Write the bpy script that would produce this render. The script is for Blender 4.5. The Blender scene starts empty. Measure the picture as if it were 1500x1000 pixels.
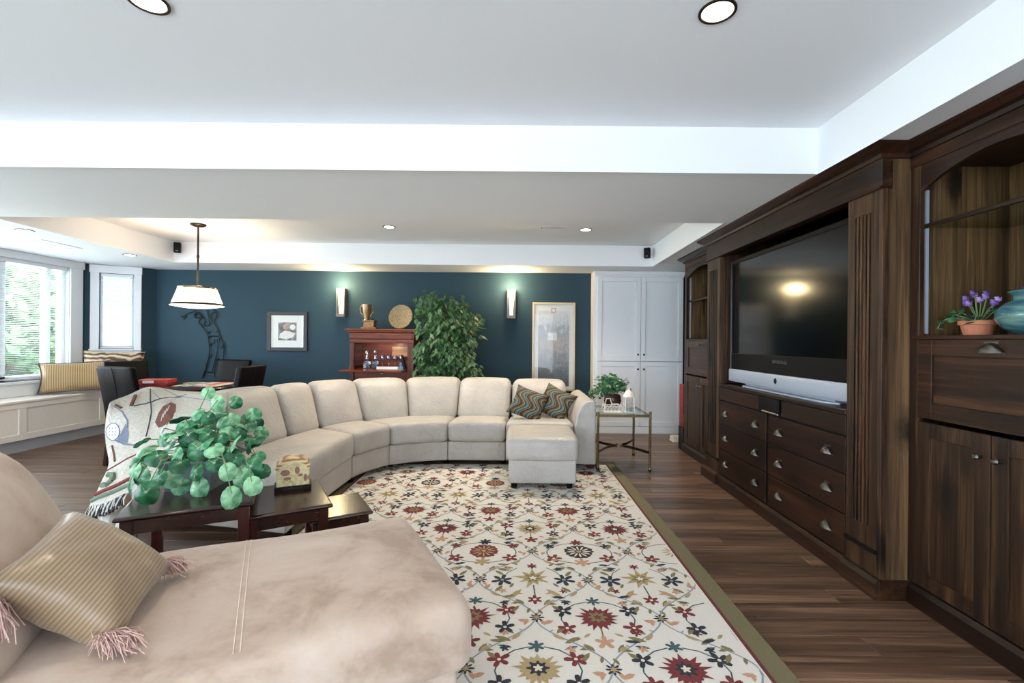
import bpy, bmesh, math, random
from mathutils import Vector, Matrix, noise
from math import sin, cos, pi, radians, sqrt
random.seed(7)
SC = bpy.context.scene
COL = SC.collection

# ---------------------------------------------------------------- camera, world, lights, exposure
cam = bpy.data.cameras.new('camera')
camo = bpy.data.objects.new('camera', cam)
COL.objects.link(camo)
camo.location = (0, 0, 1.25)
camo.rotation_mode = 'QUATERNION'
camo.rotation_quaternion = (Matrix.Rotation(radians(90), 3, 'X') @ Matrix.Rotation(0.009, 3, 'Z')).to_quaternion()
cam.sensor_width = 36.0
cam.lens = 690 / 1500 * 36.0
cam.shift_x = -10 / 1500
cam.shift_y = 0.0
cam.clip_start = 0.05
SC.camera = camo

w = bpy.data.worlds.new('sky_world')
SC.world = w
w.use_nodes = True
bg = w.node_tree.nodes['Background']
bg.inputs['Color'].default_value = (0.80, 0.90, 1.0, 1)
bg.inputs['Strength'].default_value = 7.0

def light(name, kind, loc, energy, color, rot=(0, 0, 0), **kw):
    l = bpy.data.lights.new(name, kind)
    l.energy = energy
    l.color = color
    for k, v in kw.items():
        setattr(l, k, v)
    o = bpy.data.objects.new(name, l)
    COL.objects.link(o)
    o.location = loc
    o.rotation_euler = rot
    return o

# daylight through the glazed patio doors in the wall behind the camera
light('patio_door_daylight', 'AREA', (-1.6, -3.25, 1.0), 70, (0.80, 0.90, 1.0), (radians(-125), 0, pi), shape='RECTANGLE', size=5.6, size_y=1.8)
# added fill from a made-up side window, brightening the near ceiling
light('side_fill_light', 'AREA', (-5.6, -0.7, 1.05), 125, (0.80, 0.90, 1.0), (0, radians(-118), 0), shape='RECTANGLE', size=1.7, size_y=3.2)
# daylight through the bay windows on the left
light('bay_window_daylight', 'AREA', (-6.25, 4.6, 1.45), 120, (0.88, 0.94, 1.0), (0, radians(-90), 0), shape='RECTANGLE', size=1.4, size_y=3.2)
WARM = (1.0, 0.85, 0.66)
# sun high behind the house: lights the garden, does not reach the room
light('garden_sun', 'SUN', (4, 0, 8), 5.0, (1.0, 0.96, 0.88), (0, radians(48), radians(-25)), angle=radians(1))

vs = SC.view_settings
vs.view_transform = 'Standard'
vs.look = 'None'
vs.gamma = 1.0
vs.use_curve_mapping = False
vs.exposure = 0.2

# ---------------------------------------------------------------- helpers
def srgb(r, g, b):
    def f(c):
        c /= 255.0
        return c / 12.92 if c <= 0.04045 else ((c + 0.055) / 1.055) ** 2.4
    return (f(r), f(g), f(b), 1.0)

class NT:
    def __init__(s, name):
        s.m = bpy.data.materials.new(name)
        s.m.use_nodes = True
        s.t = s.m.node_tree
        s.b = s.t.nodes['Principled BSDF']
        s.o = s.t.nodes['Material Output']
    def n(s, typ, **kw):
        nd = s.t.nodes.new(typ)
        for k, v in kw.items():
            if k.startswith('i_'):
                nd.inputs[k[2:].replace('_', ' ')].default_value = v
            else:
                setattr(nd, k, v)
        return nd
    def l(s, a, b):
        s.t.links.new(a, b)
    def set(s, **kw):
        for k, v in kw.items():
            s.b.inputs[k.replace('_', ' ')].default_value = v
    def ramp(s, fac, stops):
        r = s.n('ShaderNodeValToRGB')
        el = r.color_ramp.elements
        while len(el) < len(stops):
            el.new(0.5)
        for e, (p, c) in zip(el, stops):
            e.position = p
            e.color = c
        s.l(fac, r.inputs['Fac'])
        return r
    def coords(s, scale=(1, 1, 1), kind='Object', rot=(0, 0, 0)):
        tc = s.n('ShaderNodeTexCoord')
        mp = s.n('ShaderNodeMapping')
        mp.inputs['Scale'].default_value = scale
        mp.inputs['Rotation'].default_value = rot
        s.l(tc.outputs[kind], mp.inputs['Vector'])
        return mp.outputs['Vector']
    def noise(s, vec, scale, detail=4, rough=0.5, dist=0.0):
        nd = s.n('ShaderNodeTexNoise')
        nd.inputs['Scale'].default_value = scale
        nd.inputs['Detail'].default_value = detail
        nd.inputs['Roughness'].default_value = rough
        nd.inputs['Distortion'].default_value = dist
        s.l(vec, nd.inputs['Vector'])
        return nd
    def bump(s, h, strength=0.2, dist=0.01):
        bp = s.n('ShaderNodeBump')
        bp.inputs['Strength'].default_value = strength
        bp.inputs['Distance'].default_value = dist
        s.l(h, bp.inputs['Height'])
        s.l(bp.outputs['Normal'], s.b.inputs['Normal'])
        return bp

def mix_rgb(t, fac, a, b, mode='MIX'):
    m = t.n('ShaderNodeMix', data_type='RGBA', blend_type=mode)
    if hasattr(fac, 'links'):
        t.l(fac, m.inputs[0])
    else:
        m.inputs[0].default_value = fac
    for k, v in ((6, a), (7, b)):
        if hasattr(v, 'links'):
            t.l(v, m.inputs[k])
        else:
            m.inputs[k].default_value = v
    return m.outputs[2]

def plain(name, col, rough=0.5, metal=0.0, bump=0.0, bscale=60, var=0.06, spec=0.5):
    t = NT(name)
    v = t.coords()
    nz = t.noise(v, bscale, 3)
    lo = tuple(c * (1 - var) for c in col[:3]) + (1,)
    hi = tuple(min(1, c * (1 + var)) for c in col[:3]) + (1,)
    r = t.ramp(nz.outputs['Fac'], [(0.3, lo), (0.7, hi)])
    t.l(r.outputs['Color'], t.b.inputs['Base Color'])
    t.set(Roughness=rough, Metallic=metal)
    t.b.inputs['Specular IOR Level'].default_value = spec
    if bump:
        t.bump(nz.outputs['Fac'], bump, 0.004)
    return t.m

def wood(name, dark, mid, light_, axis='Z', scale=1.0, rough=0.4, knots=0.0, per_object=True, tint=0.25, bump=0.06, spec=0.5):
    t = NT(name)
    tc = t.n('ShaderNodeTexCoord')
    oi = t.n('ShaderNodeObjectInfo')
    add = t.n('ShaderNodeVectorMath', operation='ADD')
    mulr = t.n('ShaderNodeMath', operation='MULTIPLY')
    mulr.inputs[1].default_value = 37.0 if per_object else 0.0
    t.l(oi.outputs['Random'], mulr.inputs[0])
    t.l(tc.outputs['Object'], add.inputs[0])
    t.l(mulr.outputs[0], add.inputs[1])
    mp = t.n('ShaderNodeMapping')
    s = {'X': (1.5, 48, 48), 'Y': (48, 1.5, 48), 'Z': (48, 48, 1.5)}[axis]
    mp.inputs['Scale'].default_value = tuple(c * scale for c in s)
    t.l(add.outputs[0], mp.inputs['Vector'])
    n1 = t.noise(mp.outputs['Vector'], 1.0, 6, 0.62, 1.2)
    mp2 = t.n('ShaderNodeMapping')
    mp2.inputs['Scale'].default_value = tuple(c * scale * 0.2 for c in s)
    t.l(add.outputs[0], mp2.inputs['Vector'])
    n2 = t.noise(mp2.outputs['Vector'], 1.0, 3, 0.5, 0.6)
    m = t.n('ShaderNodeMath', operation='ADD')
    h1 = t.n('ShaderNodeMath', operation='MULTIPLY'); h1.inputs[1].default_value = 0.55
    h2 = t.n('ShaderNodeMath', operation='MULTIPLY'); h2.inputs[1].default_value = 0.45
    t.l(n1.outputs['Fac'], h1.inputs[0]); t.l(n2.outputs['Fac'], h2.inputs[0])
    t.l(h1.outputs[0], m.inputs[0]); t.l(h2.outputs[0], m.inputs[1])
    r = t.ramp(m.outputs[0], [(0.36, dark), (0.5, mid), (0.64, light_)])
    col = r.outputs['Color']
    # tint each piece a little differently
    if tint:
        hs = t.n('ShaderNodeHueSaturation')
        mr = t.n('ShaderNodeMapRange')
        mr.inputs['To Min'].default_value = 1 - tint
        mr.inputs['To Max'].default_value = 1 + tint
        t.l(oi.outputs['Random'], mr.inputs['Value'])
        t.l(mr.outputs['Result'], hs.inputs['Value'])
        t.l(col, hs.inputs['Color'])
        col = hs.outputs['Color']
    if knots:
        mk = t.n('ShaderNodeMapping')
        ks = {'X': (1.6, 4.2, 4.2), 'Y': (4.2, 1.6, 4.2), 'Z': (4.2, 4.2, 2.2)}[axis]
        mk.inputs['Scale'].default_value = ks
        t.l(add.outputs[0], mk.inputs['Vector'])
        vo = t.n('ShaderNodeTexVoronoi', feature='F1')
        vo.inputs['Scale'].default_value = 1.0
        nzk = t.noise(mk.outputs['Vector'], 7, 2)
        va = t.n('ShaderNodeVectorMath', operation='SCALE'); va.inputs['Scale'].default_value = 0.22
        vb = t.n('ShaderNodeVectorMath', operation='ADD')
        t.l(nzk.outputs['Color'], va.inputs[0]); t.l(va.outputs[0], vb.inputs[0]); t.l(mk.outputs['Vector'], vb.inputs[1])
        t.l(vb.outputs[0], vo.inputs['Vector'])
        rk = t.ramp(vo.outputs['Distance'], [(0.12, (1, 1, 1, 1)), (0.32, (0, 0, 0, 1))])
        km = t.n('ShaderNodeMath', operation='MULTIPLY'); km.inputs[1].default_value = knots
        t.l(rk.outputs['Color'], km.inputs[0])
        col = mix_rgb(t, km.outputs[0], col, tuple(c * 0.35 for c in dark[:3]) + (1,))
    t.l(col, t.b.inputs['Base Color'])
    t.set(Roughness=rough)
    t.b.inputs['Specular IOR Level'].default_value = spec
    if bump:
        t.bump(n1.outputs['Fac'], bump, 0.004)
    return t.m

def emis(name, col, strength):
    t = NT(name)
    t.set(Base_Color=col, Roughness=0.6)
    t.b.inputs['Emission Color'].default_value = col
    t.b.inputs['Emission Strength'].default_value = strength
    return t.m

def glassy(name, tint=(0.92, 0.97, 0.95, 1), refl=0.08, rough=0.0):
    t = NT(name)
    tr = t.n('ShaderNodeBsdfTransparent'); tr.inputs['Color'].default_value = tint
    gl = t.n('ShaderNodeBsdfGlossy'); gl.inputs['Roughness'].default_value = rough
    fr = t.n('ShaderNodeFresnel')
    ge = t.n('ShaderNodeNewGeometry')        # same reflectance on both faces of a sheet
    ior = 1.4 + refl
    mr = t.n('ShaderNodeMapRange'); mr.inputs['To Min'].default_value = ior; mr.inputs['To Max'].default_value = 1 / ior
    t.l(ge.outputs['Backfacing'], mr.inputs['Value']); t.l(mr.outputs['Result'], fr.inputs['IOR'])
    mx = t.n('ShaderNodeMixShader')
    t.l(fr.outputs[0], mx.inputs[0]); t.l(tr.outputs[0], mx.inputs[1]); t.l(gl.outputs[0], mx.inputs[2])
    t.l(mx.outputs[0], t.o.inputs['Surface'])
    return t.m

class MB:
    """collects geometry in world (or local) coordinates; becomes one mesh"""
    def __init__(s):
        s.v = []; s.f = []; s.mi = []
    def face(s, idx, mi=0):
        s.f.append(tuple(idx)); s.mi.append(mi)
    def poly(s, pts, mi=0):
        b = len(s.v); s.v += [tuple(p) for p in pts]; s.face(range(b, b + len(pts)), mi); return s
    def box(s, x0, x1, y0, y1, z0, z1, mi=0):
        b = len(s.v)
        s.v += [(x, y, z) for z in (z0, z1) for x, y in ((x0, y0), (x1, y0), (x1, y1), (x0, y1))]
        for f in ((3, 2, 1, 0), (4, 5, 6, 7), (0, 1, 5, 4), (1, 2, 6, 5), (2, 3, 7, 6), (3, 0, 4, 7)):
            s.face([b + i for i in f], mi)
        return s
    def prism(s, pts, dvec, mi=0):
        """polygon pts (3d list) extruded along dvec"""
        b = len(s.v); n = len(pts); d = Vector(dvec)
        s.v += [tuple(Vector(p)) for p in pts] + [tuple(Vector(p) + d) for p in pts]
        s.face(range(b, b + n), mi); s.face(range(b + 2 * n - 1, b + n - 1, -1), mi)
        for i in range(n):
            j = (i + 1) % n
            s.face((b + j, b + i, b + n + i, b + n + j), mi)
        return s
    def grid(s, P, mi=0, closeu=False):
        b = len(s.v); R = len(P); C = len(P[0])
        for r in P: s.v += [tuple(p) for p in r]
        for i in range(R - 1):
            for j in range(C if closeu else C - 1):
                k = (j + 1) % C
                s.face((b + i * C + j, b + i * C + k, b + (i + 1) * C + k, b + (i + 1) * C + j), mi)
        return s
    def lathe(s, prof, c=(0, 0, 0), n=20, mi=0, sx=1, sy=1):
        P = [[(c[0] + r * cos(2 * pi * k / n) * sx, c[1] + r * sin(2 * pi * k / n) * sy, c[2] + z) for k in range(n)] for r, z in prof]
        s.grid(P, mi, True)
        return s
    def tube(s, pts, r, n=6, mi=0, cap=True, taper=None):
        pts = [Vector(p) for p in pts]
        P = []
        up = Vector((0.13, 0.21, 0.97)).normalized()
        for i, p in enumerate(pts):
            t = (pts[min(i + 1, len(pts) - 1)] - pts[max(i - 1, 0)])
            if t.length < 1e-9: t = Vector((0, 0, 1))
            t.normalize()
            a = t.cross(up)
            if a.length < 0.1: a = t.cross(Vector((1, 0.1, 0)))
            a.normalize(); bb = t.cross(a)
            rr = r if taper is None else r * (1 + (taper - 1) * i / max(1, len(pts) - 1))
            P.append([tuple(p + a * (rr * cos(2 * pi * k / n)) + bb * (rr * sin(2 * pi * k / n))) for k in range(n)])
        b = len(s.v)
        s.grid(P, mi, True)
        if cap:
            s.face([b + k for k in range(n)][::-1], mi)
            e = b + (len(P) - 1) * n
            s.face([e + k for k in range(n)], mi)
        return s
    def bar(s, p, q, wd, hg, mi=0):
        """rectangular bar between p and q; wd along horizontal normal"""
        p, q = Vector(p), Vector(q)
        t = (q - p).normalized()
        a = t.cross(Vector((0, 0, 1)))
        if a.length < 0.05: a = Vector((1, 0, 0))
        a.normalize(); c = a.cross(t).normalized()
        a *= wd / 2; c *= hg / 2
        s.prism([p + a + c, p - a + c, p - a - c, p + a - c], q - p, mi)
        return s
    def rbox(s, hx, hy, hz, r, fn=None, bx=0.0, by=0.0, bz=0.0, seg=3, inner=5, mi=0):
        """rounded, puffed box of half sizes; fn maps local (x,y,z)->point; b* = bulge on the +-faces"""
        def ax(h, n):
            rr = min(r, h * 0.98)
            e = [-h + rr * (1 - cos(pi / 2 * k / seg)) for k in range(seg + 1)]
            m = [-h + rr + (2 * h - 2 * rr) * k / n for k in range(1, n)]
            return e + m + [-a for a in e[::-1]]
        X, Y, Z = ax(hx, inner), ax(hy, inner), ax(hz, max(1, inner - 2))
        def pos(x, y, z):
            q = [max(-(h - min(r, h * .98)), min(h - min(r, h * .98), c)) for c, h in ((x, hx), (y, hy), (z, hz))]
            d = Vector((x - q[0], y - q[1], z - q[2]))
            nl = d.length
            if nl > 1e-9:
                d *= r / nl if r < min(hx, hy, hz) else min(r, min(hx, hy, hz) * .98) / nl
            p = [q[0] + d.x, q[1] + d.y, q[2] + d.z]
            u, v, t = p[0] / hx, p[1] / hy, p[2] / hz
            p[2] += bz * t * max(0, 1 - u * u) ** .7 * max(0, 1 - v * v) ** .7
            p[1] += by * v * max(0, 1 - u * u) ** .7 * max(0, 1 - t * t) ** .7
            p[0] += bx * u * max(0, 1 - v * v) ** .7 * max(0, 1 - t * t) ** .7
            return fn(*p) if fn else tuple(p)
        key = {}
        def vid(i, j, k):
            kk = (i, j, k)
            if kk not in key:
                key[kk] = len(s.v); s.v.append(tuple(pos(X[i], Y[j], Z[k])))
            return key[kk]
        nx, ny, nz = len(X) - 1, len(Y) - 1, len(Z) - 1
        for i in range(nx):
            for j in range(ny):
                s.face((vid(i, j, 0), vid(i, j + 1, 0), vid(i + 1, j + 1, 0), vid(i + 1, j, 0)), mi)
                s.face((vid(i, j, nz), vid(i + 1, j, nz), vid(i + 1, j + 1, nz), vid(i, j + 1, nz)), mi)
        for i in range(nx):
            for k in range(nz):
                s.face((vid(i, 0, k), vid(i + 1, 0, k), vid(i + 1, 0, k + 1), vid(i, 0, k + 1)), mi)
                s.face((vid(i, ny, k), vid(i, ny, k + 1), vid(i + 1, ny, k + 1), vid(i + 1, ny, k)), mi)
        for j in range(ny):
            for k in range(nz):
                s.face((vid(0, j, k), vid(0, j, k + 1), vid(0, j + 1, k + 1), vid(0, j + 1, k)), mi)
                s.face((vid(nx, j, k), vid(nx, j + 1, k), vid(nx, j + 1, k + 1), vid(nx, j, k + 1)), mi)
        return s
    def xf(s, M):
        s.v = [tuple(M @ Vector(p)) for p in s.v]; return s
    def add(s, o):
        b = len(s.v); s.v += o.v; s.f += [tuple(b + i for i in f) for f in o.f]; s.mi += o.mi; return s

WLOC = {}
def wloc(o):
    return WLOC.get(o.name, Vector((0, 0, 0)))

def obj(name, mb, mat, parent=None, bevel=0.0, smooth=False, label=None, cat=None, group=None, kind=None, origin=None, auto=True, fixn=True):
    me = bpy.data.meshes.new(name)
    base = wloc(parent) if parent else Vector((0, 0, 0))
    loc = Vector(origin) if origin is not None else base
    me.from_pydata([tuple(Vector(p) - loc) for p in mb.v], [], mb.f)
    mats = mat if isinstance(mat, (list, tuple)) else [mat]
    for m in mats: me.materials.append(m)
    if len(mats) > 1: me.polygons.foreach_set('material_index', mb.mi)
    if fixn:
        bm = bmesh.new(); bm.from_mesh(me)
        bmesh.ops.recalc_face_normals(bm, faces=bm.faces)
        bm.to_mesh(me); bm.free()
    if smooth:
        me.polygons.foreach_set('use_smooth', [True] * len(me.polygons))
        if auto: me.set_sharp_from_angle(angle=radians(38))
    me.update()
    o = bpy.data.objects.new(name, me)
    COL.objects.link(o)
    if parent: o.parent = parent
    o.location = loc - base
    WLOC[o.name] = loc
    if bevel:
        bv = o.modifiers.new('edge_bevel', 'BEVEL'); bv.width = bevel; bv.segments = 2
        bv.limit_method = 'ANGLE'; bv.angle_limit = radians(40)
        bv.harden_normals = False
    tag(o, label, cat, group, kind)
    return o

def tag(o, label=None, cat=None, group=None, kind=None):
    if label: o['label'] = label
    if cat: o['category'] = cat
    if group: o['group'] = group
    if kind: o['kind'] = kind
    return o

def thing(name, label, cat, loc, group=None, kind=None):
    o = bpy.data.objects.new(name, None)
    COL.objects.link(o)
    o.location = loc
    o.empty_display_size = 0.05
    WLOC[o.name] = Vector(loc)
    tag(o, label, cat, group, kind)
    return o

def copy_tree(o, parent=None):
    c = o.copy(); COL.objects.link(c)
    if parent: c.parent = parent
    for ch in list(o.children): copy_tree(ch, c)
    return c

# ---------------------------------------------------------------- materials
M = {}
M['ceiling'] = plain('ceiling_paint', srgb(236, 238, 242), 0.75, bump=0.03, bscale=180, var=0.01)
M['blue'] = plain('blue_wall_paint', srgb(41, 66, 79), 0.7, bump=0.04, bscale=220, var=0.03, spec=.25)
M['white'] = plain('white_trim_paint', srgb(226, 230, 234), 0.42, var=0.015)
M['cream'] = plain('cream_bench_paint', srgb(238, 231, 222), 0.45, var=0.02)
M['toe'] = plain('grey_toe_kick_and_gap_shade', srgb(170, 172, 176), 0.5, var=0.02)
M['pine_v'] = wood('dark_pine_vertical', srgb(22, 14, 9), srgb(50, 33, 21), srgb(94, 66, 42), 'Z', 1.0, 0.42, knots=0.9, tint=0.18, spec=.3)
M['pine_h'] = wood('dark_pine_horizontal', srgb(20, 12, 8), srgb(44, 27, 17), srgb(78, 50, 32), 'Y', 1.0, 0.38, knots=0.5, tint=0.18, spec=.3)
M['pine_plank_lit'] = wood('dark_pine_plank_lit', srgb(46, 33, 21), srgb(92, 70, 45), srgb(134, 106, 70), 'Z', 1.0, 0.55, knots=0.9, tint=0.3, spec=.3)  # paler copy of the dark pine, light inside the niche put into colour
M['pine_side_lit'] = wood('dark_pine_side_board_lit', srgb(38, 26, 16), srgb(78, 57, 36), srgb(116, 88, 57), 'Z', 1.0, 0.5, knots=0.9, tint=0.15)  # lit copy of the dark pine for the end facing the camera
M['dkpine'] = wood('dark_drawer_pine', srgb(16, 9, 6), srgb(36, 20, 12), srgb(60, 33, 20), 'Y', 0.9, 0.36, knots=0.5, tint=0.18, spec=.3)
M['plank'] = wood('walnut_floor_plank', srgb(54, 40, 32), srgb(98, 74, 58), srgb(142, 112, 90), 'X', 0.9, 0.33, knots=0.35, tint=0.26, bump=0.03)
M['subfloor'] = wood('walnut_subfloor', srgb(50, 36, 30), srgb(84, 61, 48), srgb(110, 84, 66), 'X', 0.9, 0.4, tint=0)
M['mahog_x'] = wood('mahogany_top', srgb(24, 10, 9), srgb(44, 18, 15), srgb(68, 30, 23), 'X', 1.1, 0.22, tint=0.08, bump=0.01, spec=0.7)
M['mahog_z'] = wood('mahogany_leg', srgb(34, 12, 11), srgb(58, 22, 18), srgb(78, 32, 26), 'Z', 1.1, 0.28, tint=0.05, bump=0.01)
M['cherry'] = wood('cherry_cabinet_wood', srgb(60, 22, 8), srgb(110, 46, 15), srgb(152, 74, 26), 'X', 1.0, 0.36, tint=0.1, bump=0.02, spec=.3)
M['bar_drawer'] = wood('tan_inner_drawer', srgb(104, 70, 40), srgb(150, 106, 64), srgb(186, 140, 92), 'X', 1.0, 0.4, tint=0)
M['cherry_z'] = wood('cherry_cabinet_post_wood', srgb(48, 18, 8), srgb(80, 33, 14), srgb(108, 48, 20), 'Z', 1.0, 0.36, tint=0.1, bump=0.02, spec=.3)

def leather():
    t = NT('cream_leather')
    v = t.coords()
    n1 = t.noise(v, 5, 3)
    r = t.ramp(n1.outputs['Fac'], [(0.3, srgb(178, 173, 167)), (0.7, srgb(192, 187, 181))])
    t.l(r.outputs['Color'], t.b.inputs['Base Color'])
    n2 = t.noise(v, 13, 4, 0.5, 1.8)
    t.bump(n2.outputs['Fac'], 0.42, 0.022)
    t.set(Roughness=0.42)
    return t.m
M['leather'] = leather()

def suede():
    t = NT('beige_suede')
    v = t.coords()
    n1 = t.noise(v, 3.6, 5, 0.62, 0.35)
    n2 = t.noise(v, 70, 3)
    r = t.ramp(n1.outputs['Fac'], [(0.33, srgb(166, 143, 124)), (0.48, srgb(190, 169, 152)), (0.67, srgb(202, 184, 169))])
    c = mix_rgb(t, 0.12, r.outputs['Color'], n2.outputs['Color'], 'SOFT_LIGHT')
    t.l(c, t.b.inputs['Base Color'])
    t.bump(n2.outputs['Fac'], 0.1, 0.003)
    t.set(Roughness=0.85)
    t.b.inputs['Sheen Weight'].default_value = 0.35
    t.b.inputs['Sheen Roughness'].default_value = 0.4
    t.b.inputs['Specular IOR Level'].default_value = 0.2
    return t.m
M['suede'] = suede()

def striped(name, a, b, scale, axis='X', rough=0.4, sheen=0.3, rot=(0, 0, 0), dist=0.3):
    t = NT(name)
    v = t.coords(rot=rot)
    wv = t.n('ShaderNodeTexWave', wave_type='BANDS', bands_direction=axis)
    wv.inputs['Scale'].default_value = scale
    wv.inputs['Distortion'].default_value = dist
    wv.inputs['Detail'].default_value = 1
    t.l(v, wv.inputs['Vector'])
    r = t.ramp(wv.outputs['Color'], [(0.3, a), (0.7, b)])
    t.l(r.outputs['Color'], t.b.inputs['Base Color'])
    nz = t.noise(v, 9, 3)
    t.bump(nz.outputs['Fac'], 0.25, 0.02)
    t.set(Roughness=rough)
    t.b.inputs['Sheen Weight'].default_value = sheen
    return t.m
M['gold_stripe'] = striped('gold_satin_stripe', srgb(134, 110, 82), srgb(164, 141, 112), 30, 'Z', 0.34, dist=0.05)
M['bench_stripe'] = striped('bench_cushion_stripe', srgb(138, 110, 68), srgb(178, 152, 108), 15, 'X', 0.5)

def swirl():
    t = NT('teal_brown_wave_fabric')
    tc = t.n('ShaderNodeTexCoord'); sx = t.n('ShaderNodeSeparateXYZ'); t.l(tc.outputs['Object'], sx.inputs[0])
    def mth(op, a, b=None, c=None):
        m = t.n('ShaderNodeMath', operation=op)
        for k, v in enumerate((a, b, c)):
            if v is None: continue
            if hasattr(v, 'links'): t.l(v, m.inputs[k])
            else: m.inputs[k].default_value = v
        return m.outputs[0]
    sw = mth('SINE', mth('MULTIPLY', sx.outputs['Z'], 30.0))
    base = mth('MULTIPLY', sx.outputs['X'], 8.5)
    col = mth('FLOOR', base)
    flip = mth('SUBTRACT', mth('MULTIPLY', mth('PINGPONG', col, 1.0), 2.0), 1.0)
    f = mth('FRACT', mth('MULTIPLY_ADD', sw, 0.34, base))
    r = t.ramp(f, [(0.0, srgb(44, 34, 30)), (0.2, srgb(92, 70, 50)), (0.34, srgb(136, 122, 70)), (0.44, srgb(48, 40, 40)), (0.56, srgb(66, 98, 104)), (0.70, srgb(104, 132, 138)), (0.78, srgb(60, 46, 38)), (0.90, srgb(112, 100, 60))])
    r.color_ramp.interpolation = 'CONSTANT'
    t.l(r.outputs['Color'], t.b.inputs['Base Color'])
    t.set(Roughness=0.7)
    return t.m
M['swirl'] = swirl()

def floral():
    t = NT('brown_scroll_fabric')
    v = t.coords()
    wv = t.n('ShaderNodeTexWave', wave_type='RINGS')
    wv.inputs['Scale'].default_value = 5
    wv.inputs['Distortion'].default_value = 9
    wv.inputs['Detail'].default_value = 2
    t.l(v, wv.inputs['Vector'])
    r = t.ramp(wv.outputs['Color'], [(0.25, srgb(84, 64, 50)), (0.45, srgb(190, 172, 142)), (0.7, srgb(150, 124, 92)), (0.85, srgb(206, 192, 166))])
    t.l(r.outputs['Color'], t.b.inputs['Base Color'])
    t.set(Roughness=0.75)
    return t.m
M['floral'] = floral()

M['black_leather'] = plain('black_leather', srgb(12, 10, 11), 0.5, bump=0.1, bscale=90, var=0.1, spec=.16)
M['black'] = plain('black_plastic', srgb(12, 12, 14), 0.45, var=0.05, spec=.16)
M['black_metal'] = plain('black_wrought_iron', srgb(20, 22, 26), 0.45, 0.6, var=0.08)
M['bronze'] = plain('oil_rubbed_bronze', srgb(46, 36, 30), 0.4, 0.7, var=0.1)
M['pewter'] = plain('pewter_metal', srgb(104, 102, 97), 0.4, 1.0, var=0.06)
M['brass'] = plain('antique_brass', srgb(132, 116, 84), 0.26, 1.0, var=0.08)
M['gold'] = plain('gold_leaf_frame', srgb(200, 180, 148), 0.4, 0.5, var=0.06)
M['chrome'] = plain('brushed_steel', srgb(190, 192, 196), 0.25, 1.0, var=0.03)
M['silver_plastic'] = plain('silver_plastic', srgb(176, 186, 200), 0.36, 0.25, var=0.02)
M['screen'] = plain('tv_screen_glass', srgb(7, 8, 10), 0.13, var=0.02, spec=0.5)
M['glass'] = glassy('clear_glass', (0.985, 0.985, 0.99, 1))
M['pic_glass'] = glassy('picture_glass', (0.985, 0.99, 0.99, 1), -0.12, 0.02)
M['glass_green'] = glassy('shelf_glass', (0.90, 0.96, 0.93, 1))
M['crystal'] = glassy('cut_crystal', (0.74, 0.80, 0.88, 1), 0.7, 0.08)
M['frost'] = emis('sconce_lit_glass', (1.0, 0.90, 0.70, 1), 1.25)
M['sconce_metal'] = plain('sconce_grey_metal', srgb(112, 108, 104), 0.5, 0.3, var=.04)
M['shade'] = emis('lit_fabric_shade', (1.0, 0.92, 0.78, 1), 2.6)
M['bulb'] = emis('recessed_lamp_glow', (1.0, 0.90, 0.74, 1), 9.0)
M['bar_glow'] = emis('bar_fill_light', (1.0, 0.85, 0.6, 1), 3.0)
M['terracotta'] = plain('terracotta', srgb(190, 120, 88), 0.7, var=0.1, bump=0.05)
M['teal'] = None
M['paper'] = plain('picture_mat_paper', srgb(232, 232, 230), 0.8, var=0.01)
M['blackframe'] = plain('black_picture_frame', srgb(28, 25, 25), 0.4, var=0.08)
M['galv'] = plain('galvanised_planter_metal', srgb(132, 146, 154), 0.42, 0.35, bscale=30, var=0.22)
M['white_iron'] = plain('white_painted_iron', srgb(232, 226, 216), 0.55, var=0.04)
M['pot_brown'] = plain('dark_brown_glazed_pot', srgb(64, 38, 26), 0.3, var=0.25, bscale=20)
M['bark'] = plain('ficus_bark', srgb(92, 78, 66), 0.8, bump=0.2, var=0.2)
M['wicker'] = plain('brown_wicker_basket', srgb(96, 66, 42), 0.8, bump=0.4, bscale=120, var=0.3)
M['tassel'] = plain('pink_tassel_yarn', srgb(198, 164, 154), 0.8, bump=0.3, bscale=200, var=0.15)
M['stitch'] = plain('cream_stitching', srgb(222, 210, 196), 0.8, var=0.02)
M['fringe_d'] = plain('charcoal_fringe_yarn', srgb(42, 44, 50), 0.85, var=0.1)
M['fringe_w'] = plain('ivory_fringe_yarn', srgb(216, 214, 208), 0.85, var=0.05)

def jar_glaze():
    t = NT('teal_jar_glaze')
    v = t.coords((1, 1, 5))
    nz = t.noise(v, 6, 4, 0.6, 0.8)
    r = t.ramp(nz.outputs['Fac'], [(0.3, srgb(40, 78, 92)), (0.5, srgb(70, 112, 118)), (0.65, srgb(104, 136, 126)), (0.8, srgb(60, 92, 112))])
    t.l(r.outputs['Color'], t.b.inputs['Base Color'])
    t.set(Roughness=0.14)
    return t.m
M['teal'] = jar_glaze()

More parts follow.
